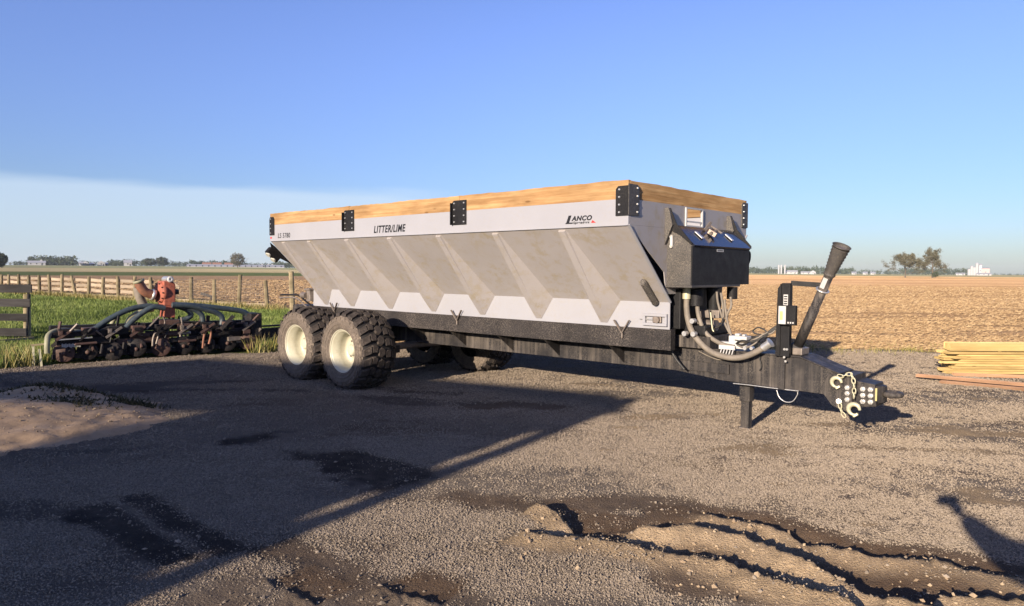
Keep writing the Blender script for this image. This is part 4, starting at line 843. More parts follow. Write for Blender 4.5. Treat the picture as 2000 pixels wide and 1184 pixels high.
for k in range(46):
    rd = random.Random(300+k); x = .05+k*.079; y = rd.uniform(-.12, .30); z = rd.uniform(.16, .60); L_ = rd.uniform(.12, .38); m_ = rd.choice((IMPB, IMPB, IMPB, IMPR, RUSTST))
    d_ = rd.choice((Vector((1, .05, .02)), Vector((.2, .1, 1)), Vector((.6, .2, -.5)), Vector((.1, 1, .1)), Vector((.5, -.2, .6)))).normalized()
    if rd.random() < .3: MB().cyl(Vector((x, y, z)), Vector((x, y, z))+d_*L_, rd.uniform(.012, .03), seg=8).build('frame_member', m_, I)
    else: MB().bar(Vector((x, y, z)), Vector((x, y, z))+d_*L_, rd.uniform(.02, .07), rd.uniform(.02, .08)).build('frame_member', m_, I)
for x in (.12, .7, 1.15, 1.6, 2.4, 2.85, 3.25): MB().box(x, x+.30, .22, .26, .10, .50).build('rear_shield', IMPB, I)
MB().bar((.05, .12, .13), (ILn-.15, .12, .13), .10, .08).build('lower_beam', IMPB, I)
# hanging shanks in pale steel
for (a, b) in (((398,650),(404,672)),): pass
ihose('curved_shank', [(396,680),(398,660),(402,648),(410,645),(412,654),(408,672)], .022, IMPPIPE, -.05, 8)
ihose('curved_shank', [(298,676),(299,662),(303,652),(309,655),(305,672)], .02, RUSTST, -.05, 8)
ihose('curved_shank', [(354,620),(356,640),(353,652),(352,658)], .018, RUSTST, -.05, 8)
# distributor
dc = ip(325, 600, .35); X0 = dc.x
a0, b0 = ip(304, 552, .35), ip(338, 552, .35); z_t = ip(320, 549, .35).z; z_b = ip(320, 598, .35).z
body = MB(); body.prism([(a0.x+.10, z_b), (b0.x, z_b), (b0.x, z_t-.06), (b0.x-.05, z_t), (a0.x+.10, z_t)], 'y', .20, .58); dbody = body.build('distributor_body', IMPRED, I, .02)
MB().lathe([(-.05, .0), (-.05, .17), (-.03, .20), (.04, .20), (.06, .17), (.06, .0)], (a0.x+.10, .36, (z_t+z_b)/2+.02), (-1, -.25, 0), 26).build('distributor_flange', IMPRED, I)
fl = MB()
for i in range(10):
    t = 2*math.pi*i/10; ax2 = Vector((-1, -.25, 0)).normalized(); u = ax2.cross(Vector((0, 0, 1))).normalized(); c = Vector((a0.x+.10, .36, (z_t+z_b)/2+.02))+ax2*.06+u*(.18*math.cos(t))+Vector((0, 0, .18*math.sin(t))); fl.cyl(c, c+ax2*.02, .014, seg=6)
fl.build('flange_bolts', IMPB, dbody)
MB().box(b0.x-.20, b0.x-.02, .18, .55, z_b-.22, z_b+.0).build('distributor_neck', IMPRED, I, .01)
MB().lathe([(0, .0), (0, .055), (.03, .062), (.05, .045), (.05, .026), (.03, .0)], (b0.x-.10, .22, z_t+.03), (0, -1, .1), 18).build('drive_motor_cap', WHITEP, I)
MB().cyl((b0.x-.10, .24, z_t+.03), (b0.x-.10, .52, z_t+.03), .06, seg=18).build('drive_motor', STEEL, I)
MB().cyl((b0.x, .3, (z_t+z_b)/2+.03), (b0.x+.08, .3, (z_t+z_b)/2+.03), .05, seg=12).build('outlet_stub', HOSEB, I)
ihose('inlet_elbow', [(270,549),(275,560),(283,570),(292,574),(303,578)], .088, IMPPIPE, .36, 16)
MB().lathe([(-.03, .088), (-.03, .105), (.03, .105), (.03, .088)], ip(299, 576, .36), ip(303, 577, .36)-ip(295, 575, .36), 20).build('hose_clamp', STEEL, I)
MB().lathe([(-.02, .085), (-.02, .10), (.03, .10), (.03, .085)], ip(271, 550, .36), ip(270, 548, .36)-ip(272, 553, .36), 20).build('hose_clamp', PALEH, I)
ihose('inlet_pipe', [(269,562),(272,578),(278,592),(284,602)], .082, HOSE, .50, 14)
st = MB(); 
for dx in (.02, .12, .2): st.cyl((a0.x+.12+dx, .36, z_b-.02), (a0.x+.12+dx, .36, .62), .022, seg=8)
st.build('distributor_legs', IMPB, I); MB().box(a0.x+.0, b0.x+.05, .15, .6, .60, .70).build('distributor_base', IMPR, I, .01)
BL = .052
ihose('distribution_hose', [(318,600),(290,598),(262,602),(235,612),(206,628),(188,640),(172,645)], BL, BLUEH, .25)
ihose('distribution_hose', [(322,602),(300,600),(280,610),(262,624),(246,640)], BL, BLUEH, .1)
ihose('distribution_hose', [(300,604),(272,610),(254,622),(247,634)], .045, PALEH, .5)
ihose('distribution_hose', [(252,606),(232,614),(222,625),(215,642)], .042, PALEH, .45)
ihose('distribution_hose', [(92,690),(92,670),(95,655),(108,647),(130,645),(150,648),(172,650)], .045, PALEH, [-.1, -.1, 0, .1, .2, .2, .2])
ihose('distribution_hose', [(336,597),(352,600),(366,606),(373,615),(366,622),(350,627),(340,631)], BL, BLUEH, .25)
ihose('distribution_hose', [(336,597),(362,600),(382,606),(394,616),(396,630)], BL, BLUEH, .2)
ihose('distribution_hose', [(336,596),(372,598),(402,605),(425,612),(434,622),(432,637)], BL, BLUEH, .15)
ihose('distribution_hose', [(336,595),(380,597),(420,601),(455,605),(475,609),(485,616),(486,626)], BL, BLUEH, .2)
ihose('control_hose', [(215,668),(222,645),(240,640),(256,645),(258,655)], .014, HOSEB, .0, 7)
ihose('control_hose', [(322,660),(332,640),(350,630),(372,628),(400,630),(422,634),(405,638),(370,636),(355,642)], .012, HOSEB, -.05, 7)
ihose('control_hose', [(195,646),(212,640),(228,645),(233,658),(222,664)], .014, HOSEB, .0, 7)
ihose('control_hose', [(316,648),(322,630),(318,618)], .012, RUSTST, .0, 7)
MB().bar(ip(112, 664, -.06), ip(180, 659, -.06), .06, .02).build('rail_cap', STEEL, I)
m = MB(); 
for i in range(11):
    q = ip(122+i*3.4, 675-i*.1, -.0085); m.box(q.x-.012, q.x+.010, -.009, -.0075, q.z-.03-.006*(i % 3), q.z+.03-.008*(i % 2))
m.build('worn_lettering', WHITEP, I)

# small stake bracket beside it, and a fallen rail
g = ground(78, 716); S = empty('steel_stake_frame', (g.x, g.y, 0), .5); tag(S, 'small yellow-brown steel stake frame standing in grass beside the injector toolbar', 'stake')
MB().bar((-.09, 0, 0), (-.09, 0, .36), .035, .02, (0, 1, 0)).build('upright', YZINC, S); MB().bar((.03, -.02, -.05), (.0, -.02, .30), .035, .02, (0, 1, 0)).build('upright', YZINC, S); MB().bar((-.12, 0, .37), (.10, 0, .385), .05, .025).build('crosspiece', POSTW, S)
a_, b_ = ground(-40, 681), ground(66, 671); a_.z = b_.z = .10
o = wooden('fallen_rail', a_, b_, .05, .05, POSTW, None, .002, 6); tag(o, 'thin pale wooden rail lying on the grass below the grey gate', 'rail')

# ================================================================== FENCES
fpx = [(-22,573),(3,574),(17,575),(37,577),(57,579),(77,580.4),(97,581.8),(121,583),(145,584.6),(173.5,586.6),(201,588),(231,589.5),(263,592),(296,594),(333,597),(374,599),(419,601.5),(468,604.5),(521,607.5)]
FP = []
for q in fpx:
    r_ = ray(*q); t = 1.0     # each post stands on the straight fence line
    k = (29.4-.763*10)/(r_.y+.763*r_.x); FP.append(Vector((r_.x*k, r_.y*k, 0)))
FE = empty('board_fence', FP[-1]); tag(FE, 'long tan board fence on round posts between green grass and brown field', 'fence')
off = FP[-1]
for i, p in enumerate(FP):
    rd = random.Random(i*3+1); hgt = 1.27+rd.uniform(-.05, .06)+(.12 if i in (17,) else 0); ln = rd.uniform(-.05, .05)+(.09 if i == 8 else 0)
    b = p-off; MB().cyl((b.x+ln, b.y, -.2), (b.x-ln, b.y, hgt), .085, .075, 10).build('post', POSTW, FE)
nrm = Vector((.763, 1, 0)).normalized()
for i in range(len(FP)-1):
    a_, b_ = FP[i]-off-nrm*-.10, FP[i+1]-off-nrm*-.10; rd = random.Random(i+50)
    for k, z in enumerate((.12, .40, .68, .96)):
        if i >= 14 and k > 0: continue
        if i == 13 and k == 3: continue
        o = wooden('fence_board', a_+Vector((0, 0, z+rd.uniform(-.03, .03))), b_+Vector((0, 0, z+rd.uniform(-.03, .03))), .03, .16, FENCEW, FE, .002, 3, seed=i)
# woven wire on the boardless bays
wm_ = MB(); A_, B_ = FP[14]-off, FP[18]-off
for z in (.35, .52, .70, .88, 1.05, 1.2): wm_.cyl(A_+Vector((0, 0, z)), B_+Vector((0, 0, z)), .006, seg=4)
for i in range(56):
    q = A_.lerp(B_, i/55); wm_.cyl(q+Vector((0, 0, .3)), q+Vector((0, 0, 1.2)), .005, seg=4)
o = wm_.build('wire_mesh', RUSTST, FE); o['kind'] = 'stuff'
q0 = FP[14]+Vector((-.2, .1, 1.15)); o = wooden('loose_fence_board', q0, q0+Vector((.75, -.4, -.42)), .03, .15, FENCEW, None, .002, 4); tag(o, 'loose tan board slanting down beside the red distributor at the fence', 'board')
q0 = FP[15]+Vector((.5, -.15, .52)); o = wooden('broken_fence_board', q0, q0+Vector((.9, -.5, -.2)), .03, .12, GREYW, None, .002, 4); tag(o, 'short dark broken board hanging at the fence right of the red distributor', 'board')
pg = Vector((-7.85, 25.8, 0)); MBp = MB().cyl((0, 0, -.2), (-.05, 0, 1.62), .095, .085, 12).build('corner_post', POSTW); MBp.location = pg; tag(MBp, 'tall round wooden post standing alone just behind the spreader rear corner', 'post')
# near gate of four grey boards
gb = ground(54, 671); GT = empty('board_gate', (gb.x, gb.y, 0)); tag(GT, 'weathered dark grey four-board fence end with pale post behind it', 'fence')
gy = gb.y
def gz(py): r_ = ray(30, py); return CAM_H + r_.z/r_.y*(gy-.08)
for (y0, y1, xe) in ((571, 555, 62), (598.5, 583, 59), (626, 612, 55), (656, 640.5, 52)):
    r_ = ray(xe, y0); xr = r_.x/r_.y*(gy-.08)-gb.x
    wooden('gate_board', (xr-3.2, -.08, gz(y0)), (xr, -.08, gz(y0)-.01), .03, gz(y1)-gz(y0), GREYW, GT, .003, 8, seed=int(y0))
MB().cyl((-.05, .06, -.2), (-.03, .06, gz(575)), .075, .07, 12).build('gate_post', POSTW, GT); r_ = ray(60, 600); xr = r_.x/r_.y*gy-gb.x
MB().bar((xr-.08, -.04, gz(655)), (xr+.0, -.04, gz(555)), .03, .04, (0, 1, 0)).build('end_batten', GREYW, GT); MB().cyl((-2.4, .06, -.2), (-2.4, .06, gz(575)), .075, .07, 12).build('gate_post', POSTW, GT)

# ================================================================== LUMBER
SZ = .041; y_s = 12.12; r_ = random.Random(4)
INS = [.02, -.06, .10, .22, -.04, .30, .12, .26, .04, .0]
for lay in range(9):
    for col in range(3):
        x0 = 7.30+INS[(lay+3*col) % 10]*(1 if col else .9)+r_.uniform(-.03, .03)+col*.05; z0 = lay*SZ+.014; yy = y_s+col*.148+r_.uniform(-.022, .022)
        o = wooden('lumber_board', (x0, yy, z0), (x0+4.85+r_.uniform(-.1, .1), yy-.05, z0), (.14, .10, .14)[lay % 3], .034, PINE, None, .0012, 6, seed=lay*7+col)
        tag(o, 'yellow pine board, %s layer from the ground in the %s tier of the lumber stack' % (('bottom', 'second', 'third', 'fourth', 'fifth', 'sixth', 'seventh', 'eighth', 'ninth')[lay], ('front', 'middle', 'back')[col]), 'board', 'boards in the lumber stack')
for k in range(3):
    x0 = 7.36+(0, .05, .12)[k]; yy = y_s-.02+k*.15; o = wooden('lumber_timber', (x0, yy, 9*SZ+.028), (x0+4.9, yy-.05, 9*SZ+.028), .10, .115, PINE, None, .001, 6, seed=70+k)
    tag(o, ('pale timber lying along the front top edge of the lumber stack', 'pale timber in the middle of the top of the lumber stack', 'pale timber along the back top edge of the lumber stack')[k], 'timber')
for k, x0 in enumerate((8.2, 11.3)):
    o = wooden('lumber_spacer', (x0, y_s-.05, 9*SZ+.012), (x0, y_s+.38, 9*SZ+.012), .05, .015, PINE, None, .0005, 2); tag(o, ('thin wooden spacer under the top timbers near the ragged stack end', 'thin wooden spacer under the top timbers at the far stack end')[k], 'spacer')
gl0, gl1 = ground(1790, 741), ground(2000, 760); d_ = (gl1-gl0).normalized()
o = wooden('ground_board', gl0+Vector((0, 0, .0)), gl0+d_*4.2, .14, .038, PINK, None, .001, 8, seed=90); tag(o, 'long pinkish board raised on another, reaching out past the lumber stack', 'board')
o.location.z += .046
g3 = ground(1832, 748); o = wooden('ground_board', g3+Vector((.02, -.02, .004)), g3+d_*4.0+Vector((.02, -.02, .004)), .16, .036, PINK, None, .001, 8, seed=91); tag(o, 'pinkish board flat on the gravel under the long one', 'board')
g4 = ground(1862, 734); o = wooden('ground_board', g4+Vector((0, 0, .004)), g4+Vector((4.2, -.9, .004)), .15, .038, PINK, None, .001, 8, seed=92); tag(o, 'pinkish board on the gravel lying against the foot of the lumber stack', 'board')

# ================================================================== SAND PILE AND WEEDS
cx_, cy_ = -5.75, 8.05
ax_n = np.linspace(-2.6, 2.3, 92); ay_n = np.linspace(-2.6, 1.9, 86); PX, PY = np.meshgrid(ax_n, ay_n, indexing='ij'); wx, wy = PX+cx_, PY+cy_
e = np.sqrt((PX/2.15)**2+(np.where(PY > 0, PY/1.6, PY/2.2))**2); pz = .30*np.clip(1-e**1.6, -.3, 1)*(.75+.5*fbm(wx*1.2, wy*1.2, 3, 61)) + (fbm(wx*3, wy*3, 3, 62)-.5)*.09 + (fbm(wx*11, wy*11, 2, 63)-.5)*.035
pz += .09*np.exp(-(((PX+.1)/.75)**2+((PY-.95)/.30)**2)); pz -= .07
ii = np.arange(PX.size).reshape(PX.shape); fs = np.stack([ii[:-1, :-1], ii[1:, :-1], ii[1:, 1:], ii[:-1, 1:]], -1).reshape(-1, 4)
tag(npmesh('sand_pile', np.stack([wx, wy, pz], -1).reshape(-1, 3), fs, SAND, True), 'low spread pile of tan sand with weeds on its crest', 'sand pile')
def pile_z(x, y):
    i = np.clip(((x-cx_+2.6)/4.9*91).astype(int), 0, 91); j = np.clip(((y-cy_+2.6)/4.5*85).astype(int), 0, 85); return pz[i, j]
n = 4000; x = rng.uniform(cx_-2.5, cx_+2.2, n); y = rng.uniform(cy_-2.5, cy_+1.8, n); zz = pile_z(x, y); ok = zz > .0; x, y, zz = x[ok], y[ok], zz[ok]
stones('sand_grit', x, y, zz, np.clip(rng.gamma(1.5, .003, len(x))+.002, 0, .018), CLODM, 'crumbs and grit lying on the sand pile', 'grit', .8)
def weed(cx, cy, rx, ry, n, h, label):
    x = cx+rng.normal(0, rx, n); y = cy+rng.normal(0, ry, n); z = pile_z(x, y)-.01; wd = rng.uniform(.008, .022, n); a = rng.uniform(0, 6.28, n); la = rng.uniform(0, 6.28, n); hh = h*rng.uniform(.4, 1.1, n); l = hh*rng.uniform(.3, 1.3, n)
    v = np.stack([np.stack([x-np.cos(a)*wd, y-np.sin(a)*wd, z], -1), np.stack([x+np.cos(a)*wd, y+np.sin(a)*wd, z], -1), np.stack([x+np.cos(la)*l, y+np.sin(la)*l, z+hh], -1)], 1).reshape(-1, 3)
    return tag(npmesh('weed_clump', v, np.arange(3*n).reshape(n, 3), WEEDM, False, {'rnd': ('FLOAT', np.repeat(rng.uniform(0, 1, n), 3))}), label, 'weeds', kind='stuff')
weed(-5.85, 9.05, .42, .15, 800, .065, 'dark matted weeds along the crest of the sand pile'); weed(-4.50, 8.55, .13, .07, 340, .08, 'small tuft of weeds near the tip of the sand pile'); weed(-5.0, 8.2, .25, .12, 320, .05, 'thin low weeds half way down the sand pile')

# ================================================================== FAR LAND: trees, farms
def leafcloud(x, y, z, s):
    n = len(x); c = np.stack([x, y, z], -1); v = c[:, None, :]+rng.normal(0, 1, (n, 3, 3))*s[:, None, None]; return v.reshape(-1, 3)
def polar(az, r): return r*math.sin(math.radians(az)), r*math.cos(math.radians(az))
def pxaz(px): r_ = ray(px, 530); return math.degrees(math.atan2(r_.x, r_.y))
def treeline(label, segs, dist):
    vs_ = []; rn = []
    for (x0, x1, hpx, gap) in segs:
        n_ = max(2, int((x1-x0)/1.6))
        for i in range(n_):
            if random.random() < gap: continue
            px_ = x0+(x1-x0)*(i+random.random())/n_; d = dist*random.uniform(.95, 1.1); X, Y = polar(pxaz(px_), d); H_ = hpx*1.02*d/F*random.uniform(.65, 1.08); k = 46; g0 = tz(X, Y)
            wv = H_*.42; lx = X+rng.normal(0, wv*.55, k); ly = Y+rng.normal(0, wv*.5, k); lz = g0+H_*np.clip(rng.beta(1.5, 1.4, k), .02, 1)
            vs_.append(leafcloud(lx, ly, lz, np.full(k, H_*.10))); rn.append(np.repeat(np.clip(rng.normal(.5, .22, k)+random.uniform(-.2, .2), 0, 1), 3))
    v = np.concatenate(vs_); return tag(npmesh('distant_wood', v, np.arange(len(v)).reshape(-1, 3), TREEL, False, {'rnd': ('FLOAT', np.concatenate(rn))}), label, 'woods', kind='stuff')
treeline('far dark wood along the horizon behind the board fence', [(20, 60, 7, .2), (58, 148, 15, 0), (148, 240, 8, .15), (215, 272, 11, .1), (272, 370, 9, .2), (370, 470, 11, 0), (470, 560, 8, 0), (540, 610, 12, 0), (600, 700, 10, .1)], 950)
treeline('far hazy wood along the horizon across the stubble field', [(1430, 1530, 12, .05), (1525, 1600, 13, 0), (1600, 1668, 12, .05), (1660, 1760, 8, .3), (1760, 1890, 11, .15), (1940, 2060, 3, .5)], 1300)
treeline('far hazy wood along the horizon right behind the spreader', [(700, 1430, 9, .1)], 1400)
def tree(name, label, px_, d, hpx, wpx, seed, leaves=700, leaf=SPRINGL, ls=.22, trunk_h=.22, group=None, dense=False):
    X, Y = polar(pxaz(px_), d); g0 = tz(X, Y); H_ = hpx*d/F; Wd = wpx*d/F; rd = random.Random(seed); t = empty(name, (X, Y, g0)); tag(t, label, 'tree', group); m = MB(); tips = []
    def limb(p, dr, ln, r, lev):
        pts = [p]; d_ = dr.copy(); q = p
        for i in range(4):
            d_ = (d_+Vector((rd.uniform(-.22, .22), rd.uniform(-.22, .22), rd.uniform(-.02, .22)))).normalized(); q = q+d_*ln/4; pts.append(q)
            if lev > 0 and i >= 1:
                for _ in range(2 if lev > 1 else 3):
                    a = rd.uniform(0, 6.28); o_ = d_.cross(Vector((math.cos(a), math.sin(a), .3))).normalized(); limb(q, (d_*.75+o_*rd.uniform(.5, .9)).normalized(), ln*rd.uniform(.38, .58), r*.45, lev-1)
            elif lev == 0: tips.append(q)
        tips.append(q); m.tube(pts, r, 4, rad=[r*(1-.18*i) for i in range(5)])
    zt_ = H_*trunk_h; m.tube([(0, 0, -.3), (H_*.01, 0, zt_), (0, H_*.01, H_*.55), (H_*.02, 0, H_*.82)], .1, 6, rad=[H_*.026, H_*.02, H_*.012, H_*.004])
    for k in range(15):
        t_ = k/14; z_ = zt_+(H_*.78-zt_)*t_; a = k*2.4+rd.uniform(-.5, .5); up_ = .35+.9*t_; limb(Vector((0, 0, z_)), Vector((math.cos(a), math.sin(a), up_)).normalized(), max(Wd*.55*(1-.55*t_), H_*.22), H_*.013*(1-.5*t_), 2)
    mx = np.percentile([math.hypot(p.x, p.y) for p in tips], 84); mz = max(p.z for p in tips); kx, kz = Wd*.5/mx, H_/mz
    m.v = [(x*kx, y*kx, z*kz) for x, y, z in m.v]; m.build('trunk', BARK, t, fix=False)
    P = np.array([(p.x*kx, p.y*kx, p.z*kz) for p in tips]); j = rng.integers(0, len(P), leaves); c = P[j]+rng.normal(0, H_*.03, (leaves, 3))
    if dense:
        u = rng.normal(0, 1, (leaves, 3)); u /= np.linalg.norm(u, axis=1)[:, None]; q = u*(rng.uniform(.35, 1, leaves)**.5)[:, None]*(.8+.4*fbm(u[:, 0]*2+seed, u[:, 2]*2, 3, seed))[:, None]; c = q*np.array([Wd*.5, Wd*.5, H_*.44])+np.array([0, 0, H_*.55])
    v = leafcloud(c[:, 0], c[:, 1], np.maximum(c[:, 2], H_*trunk_h*.5), np.full(leaves, ls))
    npmesh('crown', v, np.arange(3*leaves).reshape(-1, 3), leaf, False, {'rnd': ('FLOAT', np.repeat(rng.uniform(0, 1, leaves), 3))}, t)
tree('field_tree', 'broad half-bare tree standing alone in the stubble field', 1768, 335, 43, 46, 3, 7000, ls=.17, trunk_h=.14)
tree('field_tree', 'tall upright half-bare tree in the stubble field beside the broad one', 1821, 345, 51, 30, 8, 5000, ls=.17, trunk_h=.2)
tree('field_bush', 'small dark bush at the foot of the tall half-bare tree', 1827, 343, 11, 10, 12, 300, TREEL, .2, .1, dense=True)
tree('field_tree', 'lone light green tree beyond the brown field behind the fence', 464, 620, 27, 26, 21, 1700, SPRINGL, .35, dense=True)
tree('dark_tree', 'dark dense tree at the far end of the green strip', -3, 420, 26, 26, 33, 1800, TREEL, .4, dense=True)
tree('dark_tree', 'dark rounded tree behind the white farmhouse', 317, 800, 17, 20, 35, 900, TREEL, .5, dense=True); tree('dark_tree', 'dark bushy tree beside the white farmhouse', 292, 780, 14, 26, 36, 900, TREEL, .5, dense=True)
def house(name, label, px_, d, wpx, hpx, mat, roof, depth=12, gable=.45, silo=0, group=None, ridge='x'):
    X, Y = polar(pxaz(px_), d); g0 = tz(X, Y); k = d/F; Wd, H_ = wpx*k*.92, hpx*k*.85; hw = H_*(1-gable); h = empty(name, (X, Y, g0), -math.radians(pxaz(px_))); tag(h, label, 'building', group)
    MB().box(-Wd/2, Wd/2, -depth/2, depth/2, -1, hw).build('wall', mat, h)
    if ridge == 'x': MB().prism([(-depth/2-.4, hw), (depth/2+.4, hw), (0, H_)], 'x', -Wd/2-.4, Wd/2+.4).build('roof', roof, h)
    else: MB().prism([(-Wd/2-.4, hw), (Wd/2+.4, hw), (0, H_)], 'y', -depth/2-.4, depth/2+.4).build('roof', roof, h)
    nw = max(1, int(Wd/5))
    for i in range(nw):
        x = -Wd/2+Wd*(i+.5)/nw; MB().box(x-.55, x+.55, -depth/2-.06, -depth/2+.02, hw*.4, hw*.4+1.3).build('window', DARKW, h)
    MB().box(Wd*.3-.6, Wd*.3+.6, -depth/2-.05, -depth/2+.02, 0, 2.1).build('door', DARKW, h)
def silo(label, px_, d, hpx, wpx, group=None, cap='dome', mat=None):
    X, Y = polar(pxaz(px_), d); k = d/F; H_, r_ = hpx*k, wpx*k/2; s_ = empty('grain_silo', (X, Y, tz(X, Y))); tag(s_, label, 'silo', group)
    MB().cyl((0, 0, -1), (0, 0, H_*.88), r_, seg=18).build('shell', mat or WALLW, s_); MB().lathe([(H_*.88, r_*1.02), (H_*.94, r_*.8), (H_*.985, r_*.4), (H_, 0)], (0, 0, 0), (0, 0, 1), 18).build('cap', ROOFG if cap != 'dome' else (mat or WALLW), s_)
house('farmhouse', 'white farmhouse with long low wing before the far dark wood', 72, 900, 26, 9, WALLW, ROOFG); house('farm_shed', 'small white gabled barn at the end of the far farmhouse', 81, 905, 6, 12, WALLW, ROOFG, ridge='y')
for i, (px_, w_, h_) in enumerate(((158, 6, 8), (167, 9, 9), (180, 8, 6), (198, 12, 10), (206, 8, 7))): house('farm_shed', 'small white farm building in the far hamlet beyond the green strip', px_, 850+i*12, w_, h_, WALLW, (ROOFG, WALLW)[i % 2], group='white buildings of the far hamlet', ridge='xy'[i % 2])
house('farmhouse', 'pale house with grey roof among the far dark trees', 250, 820, 13, 12, WALLW, ROOFG)
for i, px_ in enumerate((404, 424, 447)): house('orange_roof_house', 'low house with orange roof on the far field edge', px_, 760, 15, 9, FENCEW, ROOFR, gable=.62, group='orange-roofed houses')
house('poultry_barn', 'very long low grey barn beyond the brown field', 462, 700, 178, 5.5, ROOFG, ROOFG, 16, .7)
for i, px_ in enumerate((512, 524, 532)): house('farm_shed', 'little white shed behind the long low grey barn', px_, 760, 5, 8, WALLW, ROOFG, group='white sheds behind the grey barn', ridge='y')
for px_ in (1521, 1526, 1533): silo('slim white tower silo of the farm across the stubble field', px_, 1150, 17, 3.2, 'tower silos')
house('barn', 'long white barn with pale roof beside the tower silos', 1545, 1160, 24, 8, WALLW, WALLW); house('barn', 'white barn with small blue-grey gable left of the drive shaft', 1588, 1150, 10, 8, WALLW, ROOFG, ridge='y'); house('barn', 'low white shed between the two white barns', 1574, 1165, 18, 6, WALLW, WALLW)
for px_ in (1668, 1690, 1705): house('farm_shed', 'tiny white shed on the horizon between drive shaft and trees', px_, 1200, 8, 6, WALLW, ROOFG, group='tiny horizon sheds')
house('barn', 'low white shed near the grain elevator', 1876, 1180, 14, 5, WALLW, WALLW)
for px_, h_, wd_ in ((1893, 11, 'shortest'), (1898, 16, 'second tallest'), (1903, 14, 'second shortest'), (1908, 21, 'tallest')): silo(wd_+' white steel bin of the grain elevator on the horizon', px_, 1150, h_, 5, 'grain elevator bins', 'cone')
house('elevator_tower', 'tall pinkish headhouse of the grain elevator', 1925, 1155, 12, 15, paint('far_pink_wall', (.45, .34, .31), .8), ROOFG, 14, .1); house('elevator_tower', 'slim grey tower of the grain elevator', 1915, 1152, 4, 22, paint('far_grey_wall', (.38, .38, .4), .8), ROOFG, 6, .08)
house('barn', 'low pale shed at the foot of the grain elevator', 1922, 1140, 22, 5, WALLW, WALLW)

# ================================================================== OUT OF FRAME: shed whose shadow falls over the yard, and the photographer
sdir = Vector((.5216, .853, 0)); c0 = Vector((1.46, 9.69, 0))-sdir*17.0; u_w = Vector((-.9923, .1240, 0)); n_w = Vector((-.1240, -.9923, 0)); zt0 = 17.0*math.tan(S_EL)
SH = empty('farm_shed', c0); SH.rotation_euler = (0, 0, math.atan2(u_w.y, u_w.x)); tag(SH, 'large open-backed farm shed behind the photographer, throwing its gable shadow over the yard', 'shed')
# local x along the gable wall (away from the yard corner), local y = towards the yard (-n_w rotated), so wall thickness runs in y
zap, zl_ = 5.36, 4.58; XA, XL = 8.87, 10.15
def top(x): return np.interp(x, [0, XA, XL, 14], [zt0, zap, zl_, 3.2])
wl = [0, 3.98, 8.1, XA, XL, 14.0]
def wall_piece(x0, x1, z0f, z1f):
    MB().prism([(x0, z0f(x0)), (x1, z0f(x1)), (x1, z1f(x1)), (x0, z1f(x0))], 'y', 0, .15).build('wall_panel', SHEDW, SH)
zo0, zo1 = 2.0, 4.02
wall_piece(0, 3.98, lambda x: 0, top); wall_piece(3.98, 8.1, lambda x: 0, lambda x: zo0); wall_piece(3.98, 8.1, lambda x: zo1, top); wall_piece(8.1, XA, lambda x: 0, top); wall_piece(XA, XL, lambda x: 0, top); wall_piece(XL, 14, lambda x: 0, top)
nsl = 34
for i in range(nsl):
    x = 3.98+(8.1-3.98)*(i+.5)/nsl; MB().box(x-.012, x+.012, .03, .06, zo0, zo1).build('dimming_slat', GREYW, SH)  # thin slats added to dim the sun patch on the sand pile
MB().cyl((-.19, .08, 0), (-.235, .08, zt0), .10, seg=14).build('downspout', SHEDW, SH)
for z0_, z1_ in ((0, 2.77), (2.85, 3.06), (3.23, 3.45), (3.87, zt0)): MB().box(-.14, -.002, .05, .11, z0_, z1_).build('light_gap_blocker', SHEDW, SH)  # blocks added in the downspout gap to break up the light streak
for (xa, xb) in ((0, XA), (XA, XL), (XL, 14)):
    MB().prism([(xa, float(top(xa))-.02), (xb, float(top(xb))-.02), (xb, float(top(xb))+.04), (xa, float(top(xa))+.04)], 'y', .0, 1.2).build('roof_sheet', SHEDR, SH)  # roof kept shallow and back left open so sun reaches the slatted opening

PB = Vector((.50, -.50, 0)); PE = empty('person', PB); tag(PE, 'person in blue shirt holding up a phone, only the arm shadow falls on the gravel', 'person')
def skin_obj(name, verts, edges, radii, root, mat, parent, sub=2):
    me = bpy.data.meshes.new(name); me.from_pydata(verts, edges, []); o = bpy.data.objects.new(name, me); C.objects.link(o); o.parent = parent; me.materials.append(mat)
    m_ = o.modifiers.new('skin', 'SKIN'); sv = me.skin_vertices[0].data if me.skin_vertices else None
    if sv is None:
        bm = bmesh.new(); bm.from_mesh(me); bm.verts.layers.skin.verify(); bm.to_mesh(me); bm.free(); sv = me.skin_vertices[0].data
    for i, r_ in enumerate(radii): sv[i].radius = (r_, r_); sv[i].use_root = (i == root)
    s_ = o.modifiers.new('sub', 'SUBSURF'); s_.levels = sub; s_.render_levels = sub; m_.use_smooth_shade = True; return o
ph = Vector((.02, -.05, 1.675))-PB; sh_l = Vector((-.16, .02, 1.42)); el_l = Vector((.29, -.14, 1.37))-PB; wr_l = Vector((.07, -.06, 1.58))-PB
bv = [(0, 0, .95), (0, 0, 1.15), (0, 0, 1.38), (0, .0, 1.50), (0, .02, 1.56), (0, .03, 1.66), (0, .03, 1.74),
      tuple(sh_l), tuple(el_l), tuple(wr_l), (.18, .0, 1.42), (.22, -.03, 1.14), (.20, .08, .90),
      (-.10, 0, .90), (-.11, .02, .48), (-.11, -.02, .08), (-.11, .14, .03), (.10, 0, .90), (.11, .02, .48), (.11, -.02, .08), (.12, .14, .03)]
be = [(0, 1), (1, 2), (2, 3), (3, 4), (4, 5), (5, 6), (2, 7), (7, 8), (8, 9), (2, 10), (10, 11), (11, 12), (0, 13), (13, 14), (14, 15), (15, 16), (0, 17), (17, 18), (18, 19), (19, 20)]
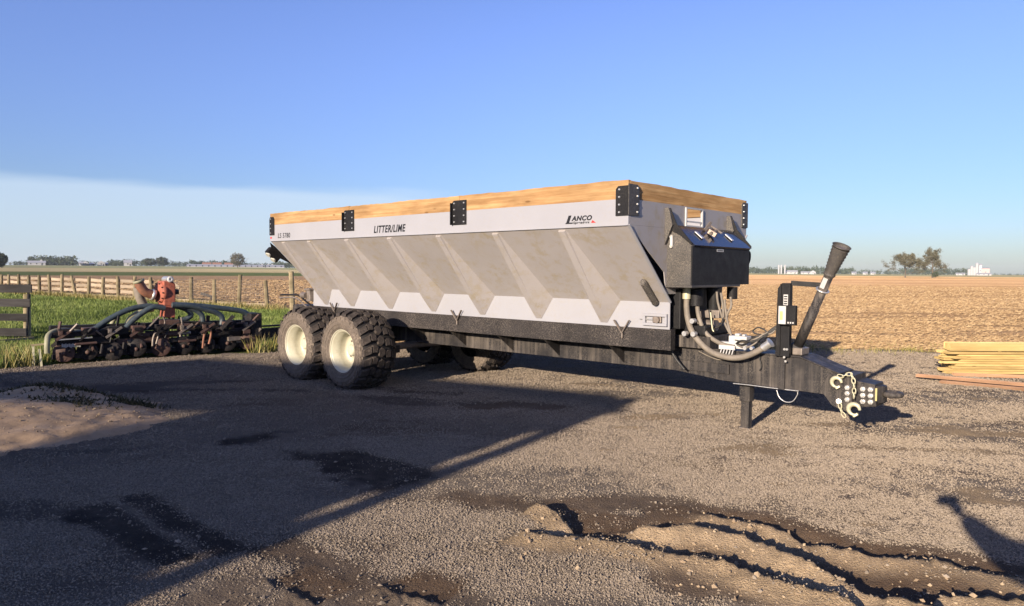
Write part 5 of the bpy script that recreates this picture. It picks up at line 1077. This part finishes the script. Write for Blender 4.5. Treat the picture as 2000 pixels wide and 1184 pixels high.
brd = [.15, .145, .15, .06, .085, .10, .07, .14, .11, .055, .075, .05, .035, .095, .065, .045, .035, .095, .065, .045, .035]
skin_obj('body', bv, be, brd, 0, SHIRT, PE)
hv = [tuple(wr_l), tuple((wr_l+ph)/2+Vector((0, -.01, .01)))]; hb_ = Vector(hv[1])
HV = [tuple(wr_l), tuple(hb_)]; HE = [(0, 1)]; HR = [.055, .075]
for i, (dx, dz, ln) in enumerate(((-.05, .05, .07), (-.045, .02, .08), (-.04, -.01, .075), (-.03, -.035, .06), (.02, .05, .05))):
    b_ = hb_+Vector((dx*.4, .0, dz*.6)); HV += [tuple(b_), tuple(b_+Vector((-ln*.5, -.012, .012))), tuple(b_+Vector((-ln*.9, .01, .02)))]; n_i = len(HV); HE += [(1, n_i-3), (n_i-3, n_i-2), (n_i-2, n_i-1)]; HR += [.011, .010, .008]
skin_obj('hand', HV, HE, HR, 0, SKIN, PE)
MB().lathe([(1.50, .0), (1.53, .07), (1.60, .098), (1.68, .105), (1.76, .09), (1.80, .05), (1.815, .0)], (0, .03, 0), (0, 0, 1), 24).build('head', SKIN, PE)
MB().lathe([(1.66, .112), (1.72, .115), (1.79, .09), (1.825, .05), (1.84, .0)], (0, .015, 0), (0, 0, 1), 24).build('hair', HAIR, PE)
phn = MB().box(-.08, .08, -.004, .004, -.04, .04).build('phone', BLACKC); phn.location = (0, -.02, CAM_H-.02); tag(phn, 'black phone held out in the hand of the person taking the picture', 'phone')

# ================================================================== HAZE
hz, hnt, hb2 = newmat('haze_air'); hnt.nodes.remove(hb2); pv = hnt.nodes.new('ShaderNodeVolumePrincipled'); pv.inputs['Density'].default_value = .00010; pv.inputs['Color'].default_value = (.86, .93, 1.0, 1); pv.inputs['Anisotropy'].default_value = 0
hnt.links.new(pv.outputs[0], hnt.nodes['Material Output'].inputs['Volume'])
hzo = MB().box(-2350, 2350, -2350, 2350, -2.5, 28).build('haze', hz); tag(hzo, 'thin pale haze lying over the far fields', 'haze', kind='stuff')
